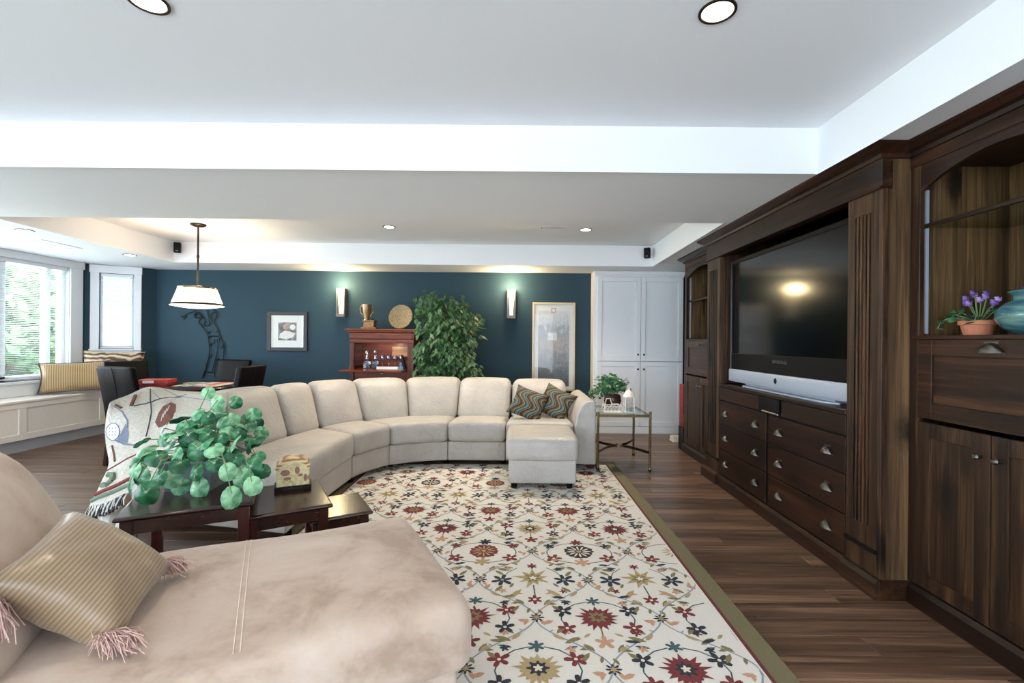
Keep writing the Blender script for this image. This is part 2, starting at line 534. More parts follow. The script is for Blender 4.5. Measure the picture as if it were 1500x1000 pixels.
def leafmat(name, a, b, c, scale=9, rough=0.45):
    t = NT(name)
    tc = t.n('ShaderNodeTexCoord')
    oi = t.n('ShaderNodeObjectInfo')
    nz = t.noise(tc.outputs['Object'], scale, 3, 0.6)
    mm = t.n('ShaderNodeMath', operation='MULTIPLY_ADD')
    mm.inputs[1].default_value = 0.5; mm.inputs[2].default_value = -0.25
    t.l(oi.outputs['Random'], mm.inputs[0])
    ad = t.n('ShaderNodeMath', operation='ADD')
    t.l(nz.outputs['Fac'], ad.inputs[0]); t.l(mm.outputs[0], ad.inputs[1])
    r = t.ramp(ad.outputs[0], [(0.25, a), (0.5, b), (0.78, c)])
    t.l(r.outputs['Color'], t.b.inputs['Base Color'])
    t.set(Roughness=rough)
    return t.m
M['pep_leaf'] = leafmat('round_leaf_green', srgb(10, 76, 44), srgb(46, 124, 80), srgb(150, 206, 160), 24, 0.36)
M['pep_vein'] = plain('pale_leaf_vein', srgb(168, 204, 174), 0.5, var=0.05)
M['stem'] = plain('green_stem', srgb(110, 138, 92), 0.6, var=0.1)
M['ficus_leaf'] = leafmat('ficus_leaf_green', srgb(48, 88, 52), srgb(108, 146, 92), srgb(200, 210, 146), 16)
M['ivy_leaf'] = leafmat('variegated_ivy_leaf', srgb(40, 92, 62), srgb(104, 150, 100), srgb(226, 228, 184), 15)
M['violet_leaf'] = leafmat('potted_vine_leaf', srgb(32, 78, 54), srgb(62, 118, 78), srgb(96, 150, 104), 10)
M['violet'] = leafmat('violet_petal', srgb(72, 48, 116), srgb(112, 84, 160), srgb(168, 136, 196), 12)
M['outdoor_leaf'] = leafmat('garden_foliage', srgb(92, 122, 84), srgb(146, 170, 136), srgb(206, 216, 196), 1.2, 0.6)
M['grass'] = plain('lawn', srgb(110, 150, 80), 0.9, var=0.3, bscale=3)
M['outwall'] = plain('pale_garden_stucco', srgb(150, 152, 150), 0.8, var=0.03)

# ---------------------------------------------------------------- room shell
ZS, ZC = 2.23, 2.46
XL, XR, YB, YR = -5.75, 2.40, 6.72, -3.4

# floor with planks that can be picked apart
fl = obj('floor', MB().box(-6.1, 2.6, YR - 0.1, 6.95, -0.12, -0.012), M['subfloor'], kind='structure')
PW = 0.1275
plank_cache = {}
npl = 0
y = 0.62
rowi = 0
while y < 6.72:
    x = -5.85 + ((rowi * 0.47) % 1.31) - 1.31
    x0min = -5.8 if y > 2.3 else -2.9
    while x < 2.38:
        a = max(x, x0min); b = min(x + 1.31, 2.38)
        x += 1.31
        if b - a < 0.12: continue
        key = (round(b - a, 3),)
        L = b - a
        if key not in plank_cache:
            mb = MB().box(0, L - 0.0015, 0, PW - 0.0028, -0.02, 0)
            o = obj('plank', mb, M['plank'], fl)
            bv = o.modifiers.new('edge_bevel', 'BEVEL'); bv.width = 0.0012; bv.segments = 1
            plank_cache[key] = o
        else:
            o = plank_cache[key].copy(); COL.objects.link(o); o.parent = fl
        o.location = (a, y, 0)
        npl += 1
    y += PW
    rowi += 1
# far-left / rear remainder of the floor surface, behind the camera
mbr = MB()
mbr.box(-6.0, 2.38, YR, 0.617, -0.02, -0.001)
mbr.box(-5.8, -2.9, 0.619, 2.4, -0.02, -0.001)
obj('rear_boards', mbr, M['subfloor'], fl, kind='stuff')

# walls
obj('wall_back', MB().box(-5.19, XR + 0.1, YB, YB + 0.12, 0, ZC), M['blue'], kind='structure')
obj('wall_right', MB().box(XR, XR + 0.12, 1.5, YB, 0, ZC), M['blue'], kind='structure')
obj('wall_right_rear', MB().box(XR, XR + 0.12, YR, 1.499, 0, ZC), M['ceiling'], kind='structure')  # unseen wall behind the camera, made white to bounce light
mb = MB()
mb.box(-6.0, 2.5, YR - 0.12, YR, 2.35, ZC)
mb.box(-6.0, -4.5, YR - 0.12, YR, 0, 2.35)
mb.box(1.3, 2.5, YR - 0.12, YR, 0, 2.35)
obj('wall_rear', mb, M['ceiling'], kind='structure')  # out of view, white for extra bounce
# left wall with the big bay window opening, and the angled bay wall with the narrow window
WY0, WY1, WZ0, WZ1 = 2.55, 6.02, 0.74, 2.14
mb = MB()
mb.box(XL - 0.14, XL, 1.0, WY0, 0, ZC)
mb.box(XL - 0.14, XL, WY1, 6.23, 0, ZC)
mb.box(XL - 0.14, XL, WY0, WY1, 0, WZ0)
mb.box(XL - 0.14, XL, WY0, WY1, WZ1, ZC)
obj('wall_left', mb, M['blue'], kind='structure')
obj('wall_left_rear', MB().box(XL - 0.14, XL, YR, -2.3, 0, ZC).box(XL - 0.14, XL, .9, .999, 0, ZC).box(XL - 0.14, XL, -2.3, .9, 0, .2).box(XL - 0.14, XL, -2.3, .9, 2.1, ZC), M['ceiling'], kind='structure')  # unseen wall, opened for the added window; white to bounce light
w3 = thing('added_window_3', 'wide white window added in the unseen side wall behind the camera', 'window', (XL, -.7, .2), kind='structure')  # added to give the side fill light an opening
mb = MB()
for a in (-2.3, -1.26, -.2, .84): mb.box(XL - .12, XL - .06, a, a + .06, .2, 2.1)
mb.box(XL - .12, XL - .06, -2.3, .9, .2, .26); mb.box(XL - .12, XL - .06, -2.3, .9, 2.04, 2.1)
obj('sash_frame', mb, M['white'], w3)
obj('pane', MB().box(XL - .093, XL - .087, -2.3, .9, .2, 2.1), M['glass'], w3)
dr = thing('door_1', 'glazed white patio doors in the wall behind the camera', 'door', (-1.6, YR, 0), kind='structure')
mb = MB()
for a in (-4.5, -3.07, -1.63, -.2, 1.22): mb.box(a, a + .08, YR - .10, YR - .04, 0, 2.35)
mb.box(-4.5, 1.3, YR - .10, YR - .04, 0, .12); mb.box(-4.5, 1.3, YR - .10, YR - .04, 2.25, 2.35)
obj('door_frame', mb, M['white'], dr)
obj('pane', MB().box(-4.5, 1.3, YR - .073, YR - .067, 0, 2.35), M['glass'], dr)
A = Vector((-5.75, 6.23, 0)); Bp = Vector((-5.24, 6.55, 0)); Cp = Vector((-5.17, 6.72, 0))
du = (Bp - A).normalized(); LEN = (Bp - A).length
dn = Vector((-du.y, du.x, 0))       # outward
def ang(s, o, z):                    # along the angled wall, o outward
    p = A + du * s + dn * o
    return (p.x, p.y, z)
def abox(mb, s0, s1, o0, o1, z0, z1, mi=0):
    mb.prism([ang(s0, o0, z0), ang(s1, o0, z0), ang(s1, o1, z0), ang(s0, o1, z0)], (0, 0, z1 - z0), mi)
    return mb
NW0, NW1, NZ0, NZ1 = 0.148, 0.515, 1.10, 2.12
mb = MB()
abox(mb, 0, NW0, 0, 0.12, 0, ZC); abox(mb, NW1, LEN, 0, 0.12, 0, ZC)
abox(mb, NW0, NW1, 0, 0.12, 0, NZ0); abox(mb, NW0, NW1, 0, 0.12, NZ1, ZC)
mb.prism([tuple(Bp), tuple(Cp), (Cp.x - 0.1, Cp.y + 0.06, 0), (Bp.x - 0.1, Bp.y + 0.06, 0)], (0, 0, ZC))
obj('wall_bay', mb, M['blue'], kind='structure')

# ceiling: high slab, and the dropped soffits with bull-nosed edges framing two trays
ceil = obj('ceiling', MB().box(-6.0, XR + 0.1, YR - 0.1, YB + 0.1, ZC, ZC + 0.1), M['ceiling'], kind='structure')
def soffit():
    xs = [-6.0, -4.33, 1.665, XR + 0.1]; ys = [YR - 0.1, -2.9, 2.638, 3.848, 5.90, YB + 0.1]
    holes = {(1, 1), (1, 3)}
    bm = bmesh.new()
    V = {}
    def v(i, j, z):
        if (i, j, z) not in V: V[(i, j, z)] = bm.verts.new((xs[i], ys[j], (ZS, ZC)[z]))
        return V[(i, j, z)]
    for i in range(3):
        for j in range(5):
            if (i, j) in holes: continue
            bm.faces.new([v(i, j, 0), v(i, j + 1, 0), v(i + 1, j + 1, 0), v(i + 1, j, 0)])
    for (i, j) in holes:
        c = [(i, j), (i + 1, j), (i + 1, j + 1), (i, j + 1)]
        for k in range(4):
            a, b = c[k], c[(k + 1) % 4]
            bm.faces.new([v(*a, 0), v(*b, 0), v(*b, 1), v(*a, 1)])
    ed = []
    for e in bm.edges:
        if all(abs(q.co.y - 3.848) < 1e-4 for q in e.verts): continue
        if all(abs(q.co.z - ZS) < 1e-5 for q in e.verts) and any(abs(f.normal.z) < 0.1 for f in e.link_faces if (f.normal_update() or True)):
            ed.append(e)
    bmesh.ops.bevel(bm, geom=ed, offset=0.028, segments=4, affect='EDGES', profile=0.5)
    bmesh.ops.recalc_face_normals(bm, faces=bm.faces)
    me = bpy.data.meshes.new('soffit'); bm.to_mesh(me); bm.free()
    me.polygons.foreach_set('use_smooth', [True] * len(me.polygons)); me.set_sharp_from_angle(angle=radians(35))
    me.materials.append(M['ceiling'])
    o = bpy.data.objects.new('soffit', me); COL.objects.link(o); o.parent = ceil
    o.modifiers.new('weighted_normals', 'WEIGHTED_NORMAL').keep_sharp = True
soffit()

# recessed ceiling lights
def pot(x, y, z, label, e, spot=True):
    t = thing('recessed_light', label, 'light', (x, y, z), 'recessed ceiling lights')
    mb = MB().lathe([(0.066, 0.001), (0.066, -0.006), (0.056, -0.006), (0.054, 0.0)], (x, y, z), 28)
    obj('trim_ring', mb, M['bronze'], t, smooth=True)
    mb = MB().lathe([(0.0535, -0.004), (0.046, -0.0015), (0.0, -0.001)], (x, y, z), 24)
    obj('lamp_lens', mb, M['bulb'], t, smooth=True)
    if spot:
        light('recessed_lamp', 'SPOT', (x, y, z - 0.03), e, WARM, spot_size=radians(125), spot_blend=0.9, shadow_soft_size=0.06)
pot(0.713, 1.716, ZC, 'bronze-rimmed recessed light in the near ceiling tray, above the television side', 30)
pot(-1.343, 1.693, ZC, 'bronze-rimmed recessed light in the near ceiling tray, above the beige chaise side', 30)
pot(-1.394, 5.021, ZC, 'recessed light in the far ceiling tray, above the curved sofa corner', 115)
pot(0.708, 5.064, ZC, 'recessed light in the far ceiling tray, beside the air vent', 115)
pot(-4.548, 4.326, ZS, 'recessed light in the lowered ceiling, in front of the big bay window', 14)
pot(-4.597, 5.554, ZS, 'recessed light in the lowered ceiling, near the narrow bay window', 14)

def vent(x0, x1, y0, y1, z, label):
    t = thing('ceiling_vent', label, 'vent', ((x0 + x1) / 2, (y0 + y1) / 2, z))
    mb = MB()
    mb.box(x0, x1, y0, y0 + 0.015, z - 0.006, z + .001); mb.box(x0, x1, y1 - 0.015, y1, z - 0.006, z + .001)
    mb.box(x0, x0 + 0.015, y0 + .015, y1 - .015, z - 0.006, z + .001); mb.box(x1 - 0.015, x1, y0 + .015, y1 - .015, z - 0.006, z + .001)
    obj('frame', mb, M['white'], t)
    obj('duct_opening', MB().box(x0 + .015, x1 - .015, y0 + .015, y1 - .015, z - 0.0015, z + 0.001), M['black'], t)
    lx = (x1 - x0) > (y1 - y0)
    n = 14
    mb = MB()
    for k in range(n):
        if lx:
            c = x0 + 0.02 + (x1 - x0 - .04) * (k + .5) / n
            mb.prism([(c - .004, y0 + .015, z - .001), (c + .004, y0 + .015, z - .005), (c + .0055, y0 + .015, z - .004), (c - .0025, y0 + .015, z)], (0, y1 - y0 - .03, 0))
        else:
            c = y0 + 0.02 + (y1 - y0 - .04) * (k + .5) / n
            mb.prism([(x0 + .015, c - .004, z - .001), (x0 + .015, c + .004, z - .005), (x0 + .015, c + .0055, z - .004), (x0 + .015, c - .0025, z)], (x1 - x0 - .03, 0, 0))
    obj('louvres', mb, M['white'], t, kind='stuff')
vent(0.21, 0.49, 4.93, 5.05, ZC, 'white louvred air vent in the far ceiling tray')
vent(-4.95, -4.80, 4.72, 5.18, ZS, 'slim white slot vent in the lowered ceiling by the bay window')

# ---------------------------------------------------------------- windows and blinds
win1 = thing('window_1', 'big white bay window with blinds above the cream bench', 'window', (XL, 4.3, WZ0), kind='structure')
mb = MB()
xc0, xc1 = XL, XL + 0.022
CW = 0.11
mb.box(xc0, xc1, WY1, WY1 + CW + .06, WZ0 - 0.03, ZS); mb.box(xc0, xc1, WY0 - CW, WY0, WZ0 - 0.03, ZS)
mb.box(xc0, xc1 + .008, WY0 - CW - .02, WY1 + CW + .08, WZ1, ZS)
obj('casing', mb, M['white'], win1, bevel=0.006)
mb = MB()
for a, b in ((WY0, WY0 + .05), (3.62, 3.70), (4.44, 4.52), (5.20, 5.32), (5.77, 5.83), (WY1 - .05, WY1)):
    mb.box(XL - 0.12, XL - 0.05, a, b, WZ0, WZ1)
mb.box(XL - 0.12, XL - 0.05, WY0, WY1, WZ0, WZ0 + 0.06); mb.box(XL - 0.12, XL - 0.05, WY0, WY1, WZ1 - 0.05, WZ1)
obj('sash_frame', mb, M['white'], win1, bevel=0.004)
obj('jamb', MB().box(XL - 0.14, XL, WY1 - 0.004, WY1, WZ0, WZ1).box(XL - 0.14, XL, WY0, WY1, WZ1 - 0.004, WZ1), M['white'], win1)
for a, b in ((WY0 + .05, 3.62), (3.70, 4.44), (4.52, 5.20), (5.32, 5.77), (5.83, WY1 - .05)):
    obj('pane', MB().box(XL - 0.092, XL - 0.086, a, b, WZ0 + 0.06, WZ1 - 0.05), M['glass'], win1)
obj('window_sill', MB().box(XL - 0.14, XL + 0.05, WY0 - .12, WY1 + .13, WZ0 - 0.03, WZ0).box(XL, XL + 0.02, WY0 - .1, WY1 + .11, 0.565, WZ0 - .03), M['white'], win1, bevel=0.005)

def blind(name, label, pts, z0, z1, n, wd, mat):
    """pts: two end points (x,y) of the blind line and inward normal"""
    (p, q, nn) = pts
    t = thing('window_blind', label, 'blind', (p[0], p[1], z1))
    d = (Vector(q) - Vector(p)).normalized()
    def P(s, o, z):
        v = Vector(p) + d * s + Vector(nn) * o
        return (v.x, v.y, z)
    L = (Vector(q) - Vector(p)).length
    obj('headrail', MB().prism([P(0, -.02, z1 - .04), P(L, -.02, z1 - .04), P(L, .02, z1 - .04), P(0, .02, z1 - .04)], (0, 0, .04)), mat, t, bevel=0.003)
    mb = MB()
    for k in range(n):
        z = z0 + 0.02 + (z1 - z0 - 0.07) * k / (n - 1)
        mb.poly([P(0, -wd / 2, z - .001), P(L, -wd / 2, z - .001), P(L, wd / 2, z + .0025), P(0, wd / 2, z + .0025)])
    obj('slats', mb, mat, t, kind='stuff', fixn=False)
    obj('bottom_rail', MB().prism([P(0, -.012, z0), P(L, -.012, z0), P(L, .012, z0), P(0, .012, z0)], (0, 0, .014)), mat, t)
    for s in (0.12, L - 0.12):
        obj('ladder_cord', MB().tube([P(s, .014, z0), P(s, .014, z1 - .03)], 0.0012, 4), mat, t)
    return t, P
bt, BP = blind('window_blind', 'wide white slatted blind in the big bay window', ((XL - 0.022, WY0 + .02), (XL - 0.022, WY1 - .03), (1, 0)), WZ0 + .02, WZ1 - .005, 62, 0.022, M['white'])
obj('wand', MB().tube([(XL + .002, 5.86, 2.08), (XL + .004, 5.865, 1.25)], 0.004, 6), M['glass'], bt)

win2 = thing('window_2', 'narrow white bay window in the angled wall above the scroll cushion', 'window', ang(0.33, 0, NZ0), kind='structure')
mb = MB()
abox(mb, 0.058, NW0, -0.022, 0, 1.0, ZS - .004); abox(mb, NW1, 0.595, -0.022, 0, 1.0, ZS - .004)
abox(mb, 0.05, 0.6, -0.03, 0, NZ1, ZS - .004); abox(mb, NW0, NW1, -0.022, 0, 1.0, NZ0)
obj('casing', mb, M['white'], win2, bevel=0.006)
mb = MB()
abox(mb, NW0, NW0 + .035, 0.05, 0.1, NZ0, NZ1); abox(mb, NW1 - .035, NW1, 0.05, 0.1, NZ0, NZ1)
abox(mb, NW0, NW1, 0.05, 0.1, NZ0, NZ0 + .045); abox(mb, NW0, NW1, 0.05, 0.1, NZ1 - .04, NZ1)
obj('sash_frame', mb, M['white'], win2, bevel=0.004)
obj('pane', abox(MB(), NW0 + .035, NW1 - .035, 0.072, 0.078, NZ0 + .045, NZ1 - .04), M['glass'], win2)
obj('window_sill', abox(MB(), 0.05, 0.6, -0.045, 0.02, NZ0 - .02, NZ0), M['white'], win2, bevel=0.004)
p0, p1 = ang(NW0 + .012, 0.025, 0), ang(NW1 - .012, 0.025, 0)
blind('window_blind', 'narrow white slatted blind in the angled bay window', ((p0[0], p0[1]), (p1[0], p1[1]), (-dn.x, -dn.y)), NZ0 + .012, NZ1 - .003, 46, 0.02, M['white'])

# garden outside
obj('ground', MB().box(-30, -6.2, -12, 30, -0.6, -0.45), M['grass'], kind='structure')
def shrub(loc, r, h, n, label, seed):
    rnd = random.Random(seed)
    t = thing('garden_tree', label, 'tree', loc)
    mb = MB()
    for k in range(n):
        a, b = rnd.uniform(0, 2 * pi), rnd.uniform(-1, 1)
        rr = rnd.uniform(0.65, 1.0)
        p = Vector((loc[0] + r * rr * sqrt(1 - b * b) * cos(a), loc[1] + r * rr * sqrt(1 - b * b) * sin(a), loc[2] + h * .55 + h * .5 * b * rr))
        s = rnd.uniform(.07, .15)
        u = Vector((rnd.gauss(0, 1), rnd.gauss(0, 1), rnd.gauss(0, .6))).normalized(); v = u.orthogonal().normalized()
        mb.poly([p - u * s, p + v * s * .45, p + u * s, p - v * s * .45])
    obj('foliage', mb, M['outdoor_leaf'], t, kind='stuff', fixn=False)
    obj('trunk', MB().tube([loc, (loc[0], loc[1], loc[2] + h * .6)], .08, 8, taper=.5), M['bark'], t)
shrub((-8.2, 7.6, -.45), 1.0, 2.6, 2600, 'leafy tree outside the big window, beside its right frame', 1)
shrub((-11.2, 8.6, -.45), 1.9, 4.6, 4200, 'tall pale leafy tree filling the big window', 2)
shrub((-13.6, 12.5, -.45), 2.2, 6.0, 3600, 'tall tree furthest behind the other garden trees', 3)
gt = thing('garden_shed', 'pale garden shed with dark trellis strips outside the narrow window', 'shed', (-9.0, 10.6, -.45))
obj('shed_wall', MB().box(-10.2, -7.6, 10.6, 11.4, -.45, 3.0), M['outwall'], gt)
mb = MB()
for k in range(22):
    z = -.2 + k * .12
    mb.box(-8.56, -8.40, 10.57, 10.60, z, z + .06)
obj('trellis', mb, M['pot_brown'], gt, kind='stuff')
obj('shed_roof', MB().prism([(-10.4, 10.4, 3.0), (-7.4, 10.4, 3.0), (-7.4, 11.6, 3.3), (-10.4, 11.6, 3.3)], (0, 0, .08)), M['galv'], gt)

# ---------------------------------------------------------------- window seat bench
BX = -5.38
bench = thing('window_bench', 'cream built-in window bench with recessed panels under the bay window', 'bench', (BX, 4.4, 0))
obj('toe_kick', MB().box(XL + .002, BX - .04, 2.4, 6.18, 0, 0.13), M['toe'], bench)
obj('bench_body', MB().box(XL + .002, BX - .018, 2.4, 6.2, 0.13, 0.535), M['cream'], bench)
mb = MB()
ps = [2.4, 3.05, 3.70, 4.35, 5.0, 5.62, 6.24]
mb.box(BX - .018, BX, 2.4, 6.24, 0.13, 0.20); mb.box(BX - .018, BX, 2.4, 6.24, 0.475, 0.535)
ps = [2.40, 3.08, 3.76, 4.44, 5.12, 6.10]
for k, p in enumerate(ps):
    mb.box(BX - .018, BX, p - .04, p + .04, 0.20, 0.475)
obj('face_frame', mb, M['cream'], bench, bevel=0.004)
for a, b in zip(ps[:-1], ps[1:]):
    obj('panel', MB().box(BX - .019, BX - .011, a + .04, b - .04, 0.20, 0.475), M['cream'], bench)
obj('seat_board', MB().box(XL + .003, BX + .012, 2.38, 6.24, 0.535, 0.563), M['cream'], bench, bevel=0.006)

def pillow(name, mat, wdt, hgt, thk, M4, label, cat='cushion', group=None, piping=None, n=14, pin=0.09):
    """puffed square cushion, local x across, z up, y thickness"""
    mb = MB()
    def surf(side):
        P = []
        for i in range(n + 1):
            r = []
            for j in range(n + 1):
                u, v = -1 + 2 * j / n, -1 + 2 * i / n
                e = (max(0, 1 - u * u) ** .5) * (max(0, 1 - v * v) ** .5)
                px = u * wdt / 2 * (1 - pin * (1 - abs(u) ** 3) * 0 - pin * (1 - v * v) * 1.0 * abs(u) ** 2 + 0)
                pz = v * hgt / 2 * (1 - pin * (1 - u * u) * abs(v) ** 2)
                wr = 0.012 * noise.noise(Vector((u * 3, v * 3, 5 + wdt * 7)))
                r.append((px, side * (thk / 2 * e ** .75 + wr * e), pz))
            P.append(r)
        return P
    mb.grid(surf(1)); mb.grid([r[::-1] for r in surf(-1)])
    t = obj(name, mb, mat, smooth=True, auto=False, label=label, cat=cat, group=group)
    bm = bmesh.new(); bm.from_mesh(t.data); bmesh.ops.remove_doubles(bm, verts=bm.verts, dist=1e-4)
    bmesh.ops.recalc_face_normals(bm, faces=bm.faces); bm.to_mesh(t.data); bm.free()
    t.data.polygons.foreach_set('use_smooth', [True] * len(t.data.polygons))
    if piping:
        pts = []
        m = 40
        for k in range(m + 1):
            s = 4 * k / m
            q = int(s) % 4; f = s - int(s)
            u, v = [(-1 + 2 * f, -1), (1, -1 + 2 * f), (1 - 2 * f, 1), (-1, 1 - 2 * f)][q]
            px = u * wdt / 2 * (1 - pin * (1 - v * v) * abs(u) ** 2); pz = v * hgt / 2 * (1 - pin * (1 - u * u) * abs(v) ** 2)
            pts.append((px, 0, pz))
        obj('piping', MB().tube(pts, 0.009, 6, cap=False), piping, t, smooth=True)
    t.matrix_world = M4
    return t
def placeM(loc, yaw, lean=0.0, roll=0.0):
    return Matrix.Translation(loc) @ Matrix.Rotation(yaw, 4, 'Z') @ Matrix.Rotation(lean, 4, 'X') @ Matrix.Rotation(roll, 4, 'Y')
pillow('bench_cushion', M['bench_stripe'], 0.66, 0.38, 0.16, placeM((-5.45, 5.80, 0.768), radians(38), radians(-20), radians(-2)), 'gold striped cushion with dark edging on the window bench', group=None, piping=M['pot_brown'])
pillow('bench_cushion', M['floral'], 0.62, 0.46, 0.15, placeM((-5.30, 6.16, 0.845), radians(30), radians(-13), radians(2)), 'brown scroll-patterned cushion standing under the narrow window', piping=M['floral'])

# ---------------------------------------------------------------- white storage cabinet
CX0, CX1, CY = 1.045, 2.262, 6.46
cab = thing('storage_cabinet', 'tall white built-in cabinet with four panelled doors', 'cabinet', (1.65, CY, 0))
mb = MB()
mb.box(CX0, CX1, CY + .02, YB - .003, 0.0, ZS - .004)
obj('body', mb, M['white'], cab, bevel=0.003)
obj('side_casing', MB().box(CX0 - .022, CX0, CY + .03, YB - .003, 0, ZS - .004), M['cream'], cab, bevel=0.004)
obj('base_board', MB().box(CX0, CX1, CY + .004, CY + .022, 0, 0.095), M['white'], cab, bevel=0.003)
mb = MB(); mb.box(CX0 - .012, CX1 + .01, CY - .008, CY + .03, 2.175, ZS - .003); mb.box(CX0 - .004, CX1 + .004, CY, CY + .03, 2.15, 2.176)
obj('gap_shade', MB().box(CX0 + .04, CX1 - .02, CY + .0185, CY + .0205, .11, 2.14), M['toe'], cab)  # grey backing, puts the shade in the door gaps into colour
obj('cornice', mb, M['white'], cab, bevel=0.006)
XMID = 1.672
def wdoor(x0, x1, z0, z1, kx, kz):
    mb = MB(); f = 0.062
    mb.box(x0, x0 + f, CY, CY + .02, z0, z1); mb.box(x1 - f, x1, CY, CY + .02, z0, z1)
    mb.box(x0 + f, x1 - f, CY, CY + .02, z0, z0 + f); mb.box(x0 + f, x1 - f, CY, CY + .02, z1 - f, z1)
    mb.box(x0 + f, x1 - f, CY + .014, CY + .0195, z0 + f, z1 - f)
    d = obj('door', mb, M['white'], cab, bevel=0.0025)
    k = MB().lathe([(0.0, -.028), (.009, -.027), (.014, -.02), (.012, -.013), (.005, -.008), (.005, 0)], (0, 0, 0), 12)
    k.v = [(kx + p[0], CY + p[2], kz + p[1]) for p in k.v]
    obj('knob', k, M['bronze'], d, smooth=True)
wdoor(CX0 + .03, XMID - .003, 0.995, 2.145, XMID - .04, 1.085); wdoor(XMID + .003, CX1 - .012, 0.995, 2.145, XMID + .04, 1.085)
wdoor(CX0 + .03, XMID - .003, 0.10, 0.985, XMID - .04, 0.885); wdoor(XMID + .003, CX1 - .012, 0.10, 0.985, XMID + .04, 0.885)

# ---------------------------------------------------------------- dark pine wall unit: helpers (front faces -X)
def crown(mb, x, y0, y1, z0, z1, out, ret0=None, ret1=None):
    """stepped cornice along Y on plane X=x, projecting to -X; optional mitred returns towards +X"""
    prof = [(0, z0), (-out * .25, z0), (-out * .3, z0 + (z1 - z0) * .3), (-out * .55, z0 + (z1 - z0) * .45), (-out * .9, z0 + (z1 - z0) * .72), (-out, z0 + (z1 - z0) * .78), (-out, z1), (0, z1)]
    R0 = []; R1 = []
    for dx, z in prof:
        R0.append((x + dx, y0 + (dx if ret0 else 0), z)); R1.append((x + dx, y1 - (dx if ret1 else 0), z))
    mb.grid([R0 + [R0[0]], R1 + [R1[0]]])
    if not ret0: mb.poly(R0)
    if not ret1: mb.poly(R1[::-1])
    for ret, yy, sg in ((ret0, y0, 1), (ret1, y1, -1)):
        if ret:
            Q = [(ret, yy + sg * dx, z) for dx, z in prof]
            R = [(x + dx, yy + sg * dx, z) for dx, z in prof]
            mb.grid([R + [R[0]], Q + [Q[0]]]); mb.poly(Q)
    return mb

def cup_pull(x, y, z, wd=0.088, h=0.042, d=0.030):
    mb = MB()
    P = []
    for i in range(7):
        ph = pi / 2 * i / 6           # from rim (front bottom) up to back
        r = []
        for j in range(11):
            th = pi * j / 10
            yy = -cos(th) * wd / 2
            e = sin(th)
            r.append((x - d * e * cos(ph) * 1.0 - 0.002, y + yy * (0.55 + 0.45 * cos(ph) if True else 1), z - .012 + h * (e ** .8) * sin(ph)))
        P.append(r)
    mb.grid(P)
    mb.box(x - .004, x, y - wd / 2 - .004, y + wd / 2 + .004, z - .015, z - .010)
    mb.box(x - .003, x, y - wd * .28, y + wd * .28, z + h - .018, z + h - .008)
    return mb

def knobx(x, y, z, r=.014):
    k = MB().lathe([(0.0, -.034), (r * .6, -.033), (r, -.025), (r * .85, -.017), (.005, -.011), (.006, 0)], (0, 0, 0), 12)
    k.v = [(x + p[2], y + p[0], z + p[1]) for p in k.v]
    return k

def shaker_x(x, y0, y1, z0, z1, f=.07, th=.022, pin=.012):
    mb = MB()
    mb.box(x, x + th, y0, y0 + f, z0, z1); mb.box(x, x + th, y1 - f, y1, z0, z1)
    mb.box(x, x + th, y0 + f, y1 - f, z0, z0 + f); mb.box(x, x + th, y0 + f, y1 - f, z1 - f, z1)
    return mb

# centre television cabinet
TX, TY0, TY1 = 1.78, 2.317, 4.48
tvc = thing('tv_cabinet', 'dark pine centre cabinet with fluted posts and drawers around the television', 'cabinet', (TX, 3.4, 0))
XB = XR - .004
YP0, YP1 = 2.553, 4.18       # opening between the posts
# side panels (visible near side made of boards)
obj('side_panel', MB().box(TX + .012, XB, TY0, TY0 + .02, 0.09, 2.19), M['pine_side_lit'], tvc, bevel=0.002)
obj('side_panel', MB().box(TX + .012, XB, TY1 - .02, TY1, 0.09, 2.19), M['pine_v'], tvc, bevel=0.002)
# corner bead at the near edge
obj('corner_stile', MB().box(TX, TX + .03, TY0 - .006, TY0 + .018, 0.10, 2.02), M['pine_v'], tvc, bevel=0.003)
def post(y0, y1, name='fluted_post'):
    mb = MB()
    # face with five flutes cut between z .42 and 1.88
    n = 5; mrg = 0.045; g = (y1 - y0 - 2 * mrg) / n; fl_w = g * .55
    za, zb = 0.33, 1.92
    mb.box(TX + .008, TX + .05, y0, y1, 0.22, 2.03)
    ys = [y0]
    for k in range(n):
        c = y0 + mrg + g * (k + .5)
        ys += [c - fl_w / 2, c + fl_w / 2]
    ys.append(y1)
    for k in range(0, len(ys), 2):
        mb.box(TX, TX + .008, ys[k], ys[k + 1], za, zb)
    mb.box(TX, TX + .008, y0, y1, 0.22, za); mb.box(TX, TX + .008, y0, y1, zb, 2.03)
    p = obj(name, mb, M['pine_v'], tvc, bevel=0.0012)
    obj('plinth', MB().box(TX - .004, TX + .05, y0, y1, 0.10, 0.212), M['pine_v'], p, bevel=0.003)
    obj('ring_mould', MB().box(TX - .012, TX + .05, y0 - .004, y1 + .004, 0.208, 0.228), M['black'], p, bevel=0.004)
    return p
post(2.335, YP0); post(YP1, 4.46)
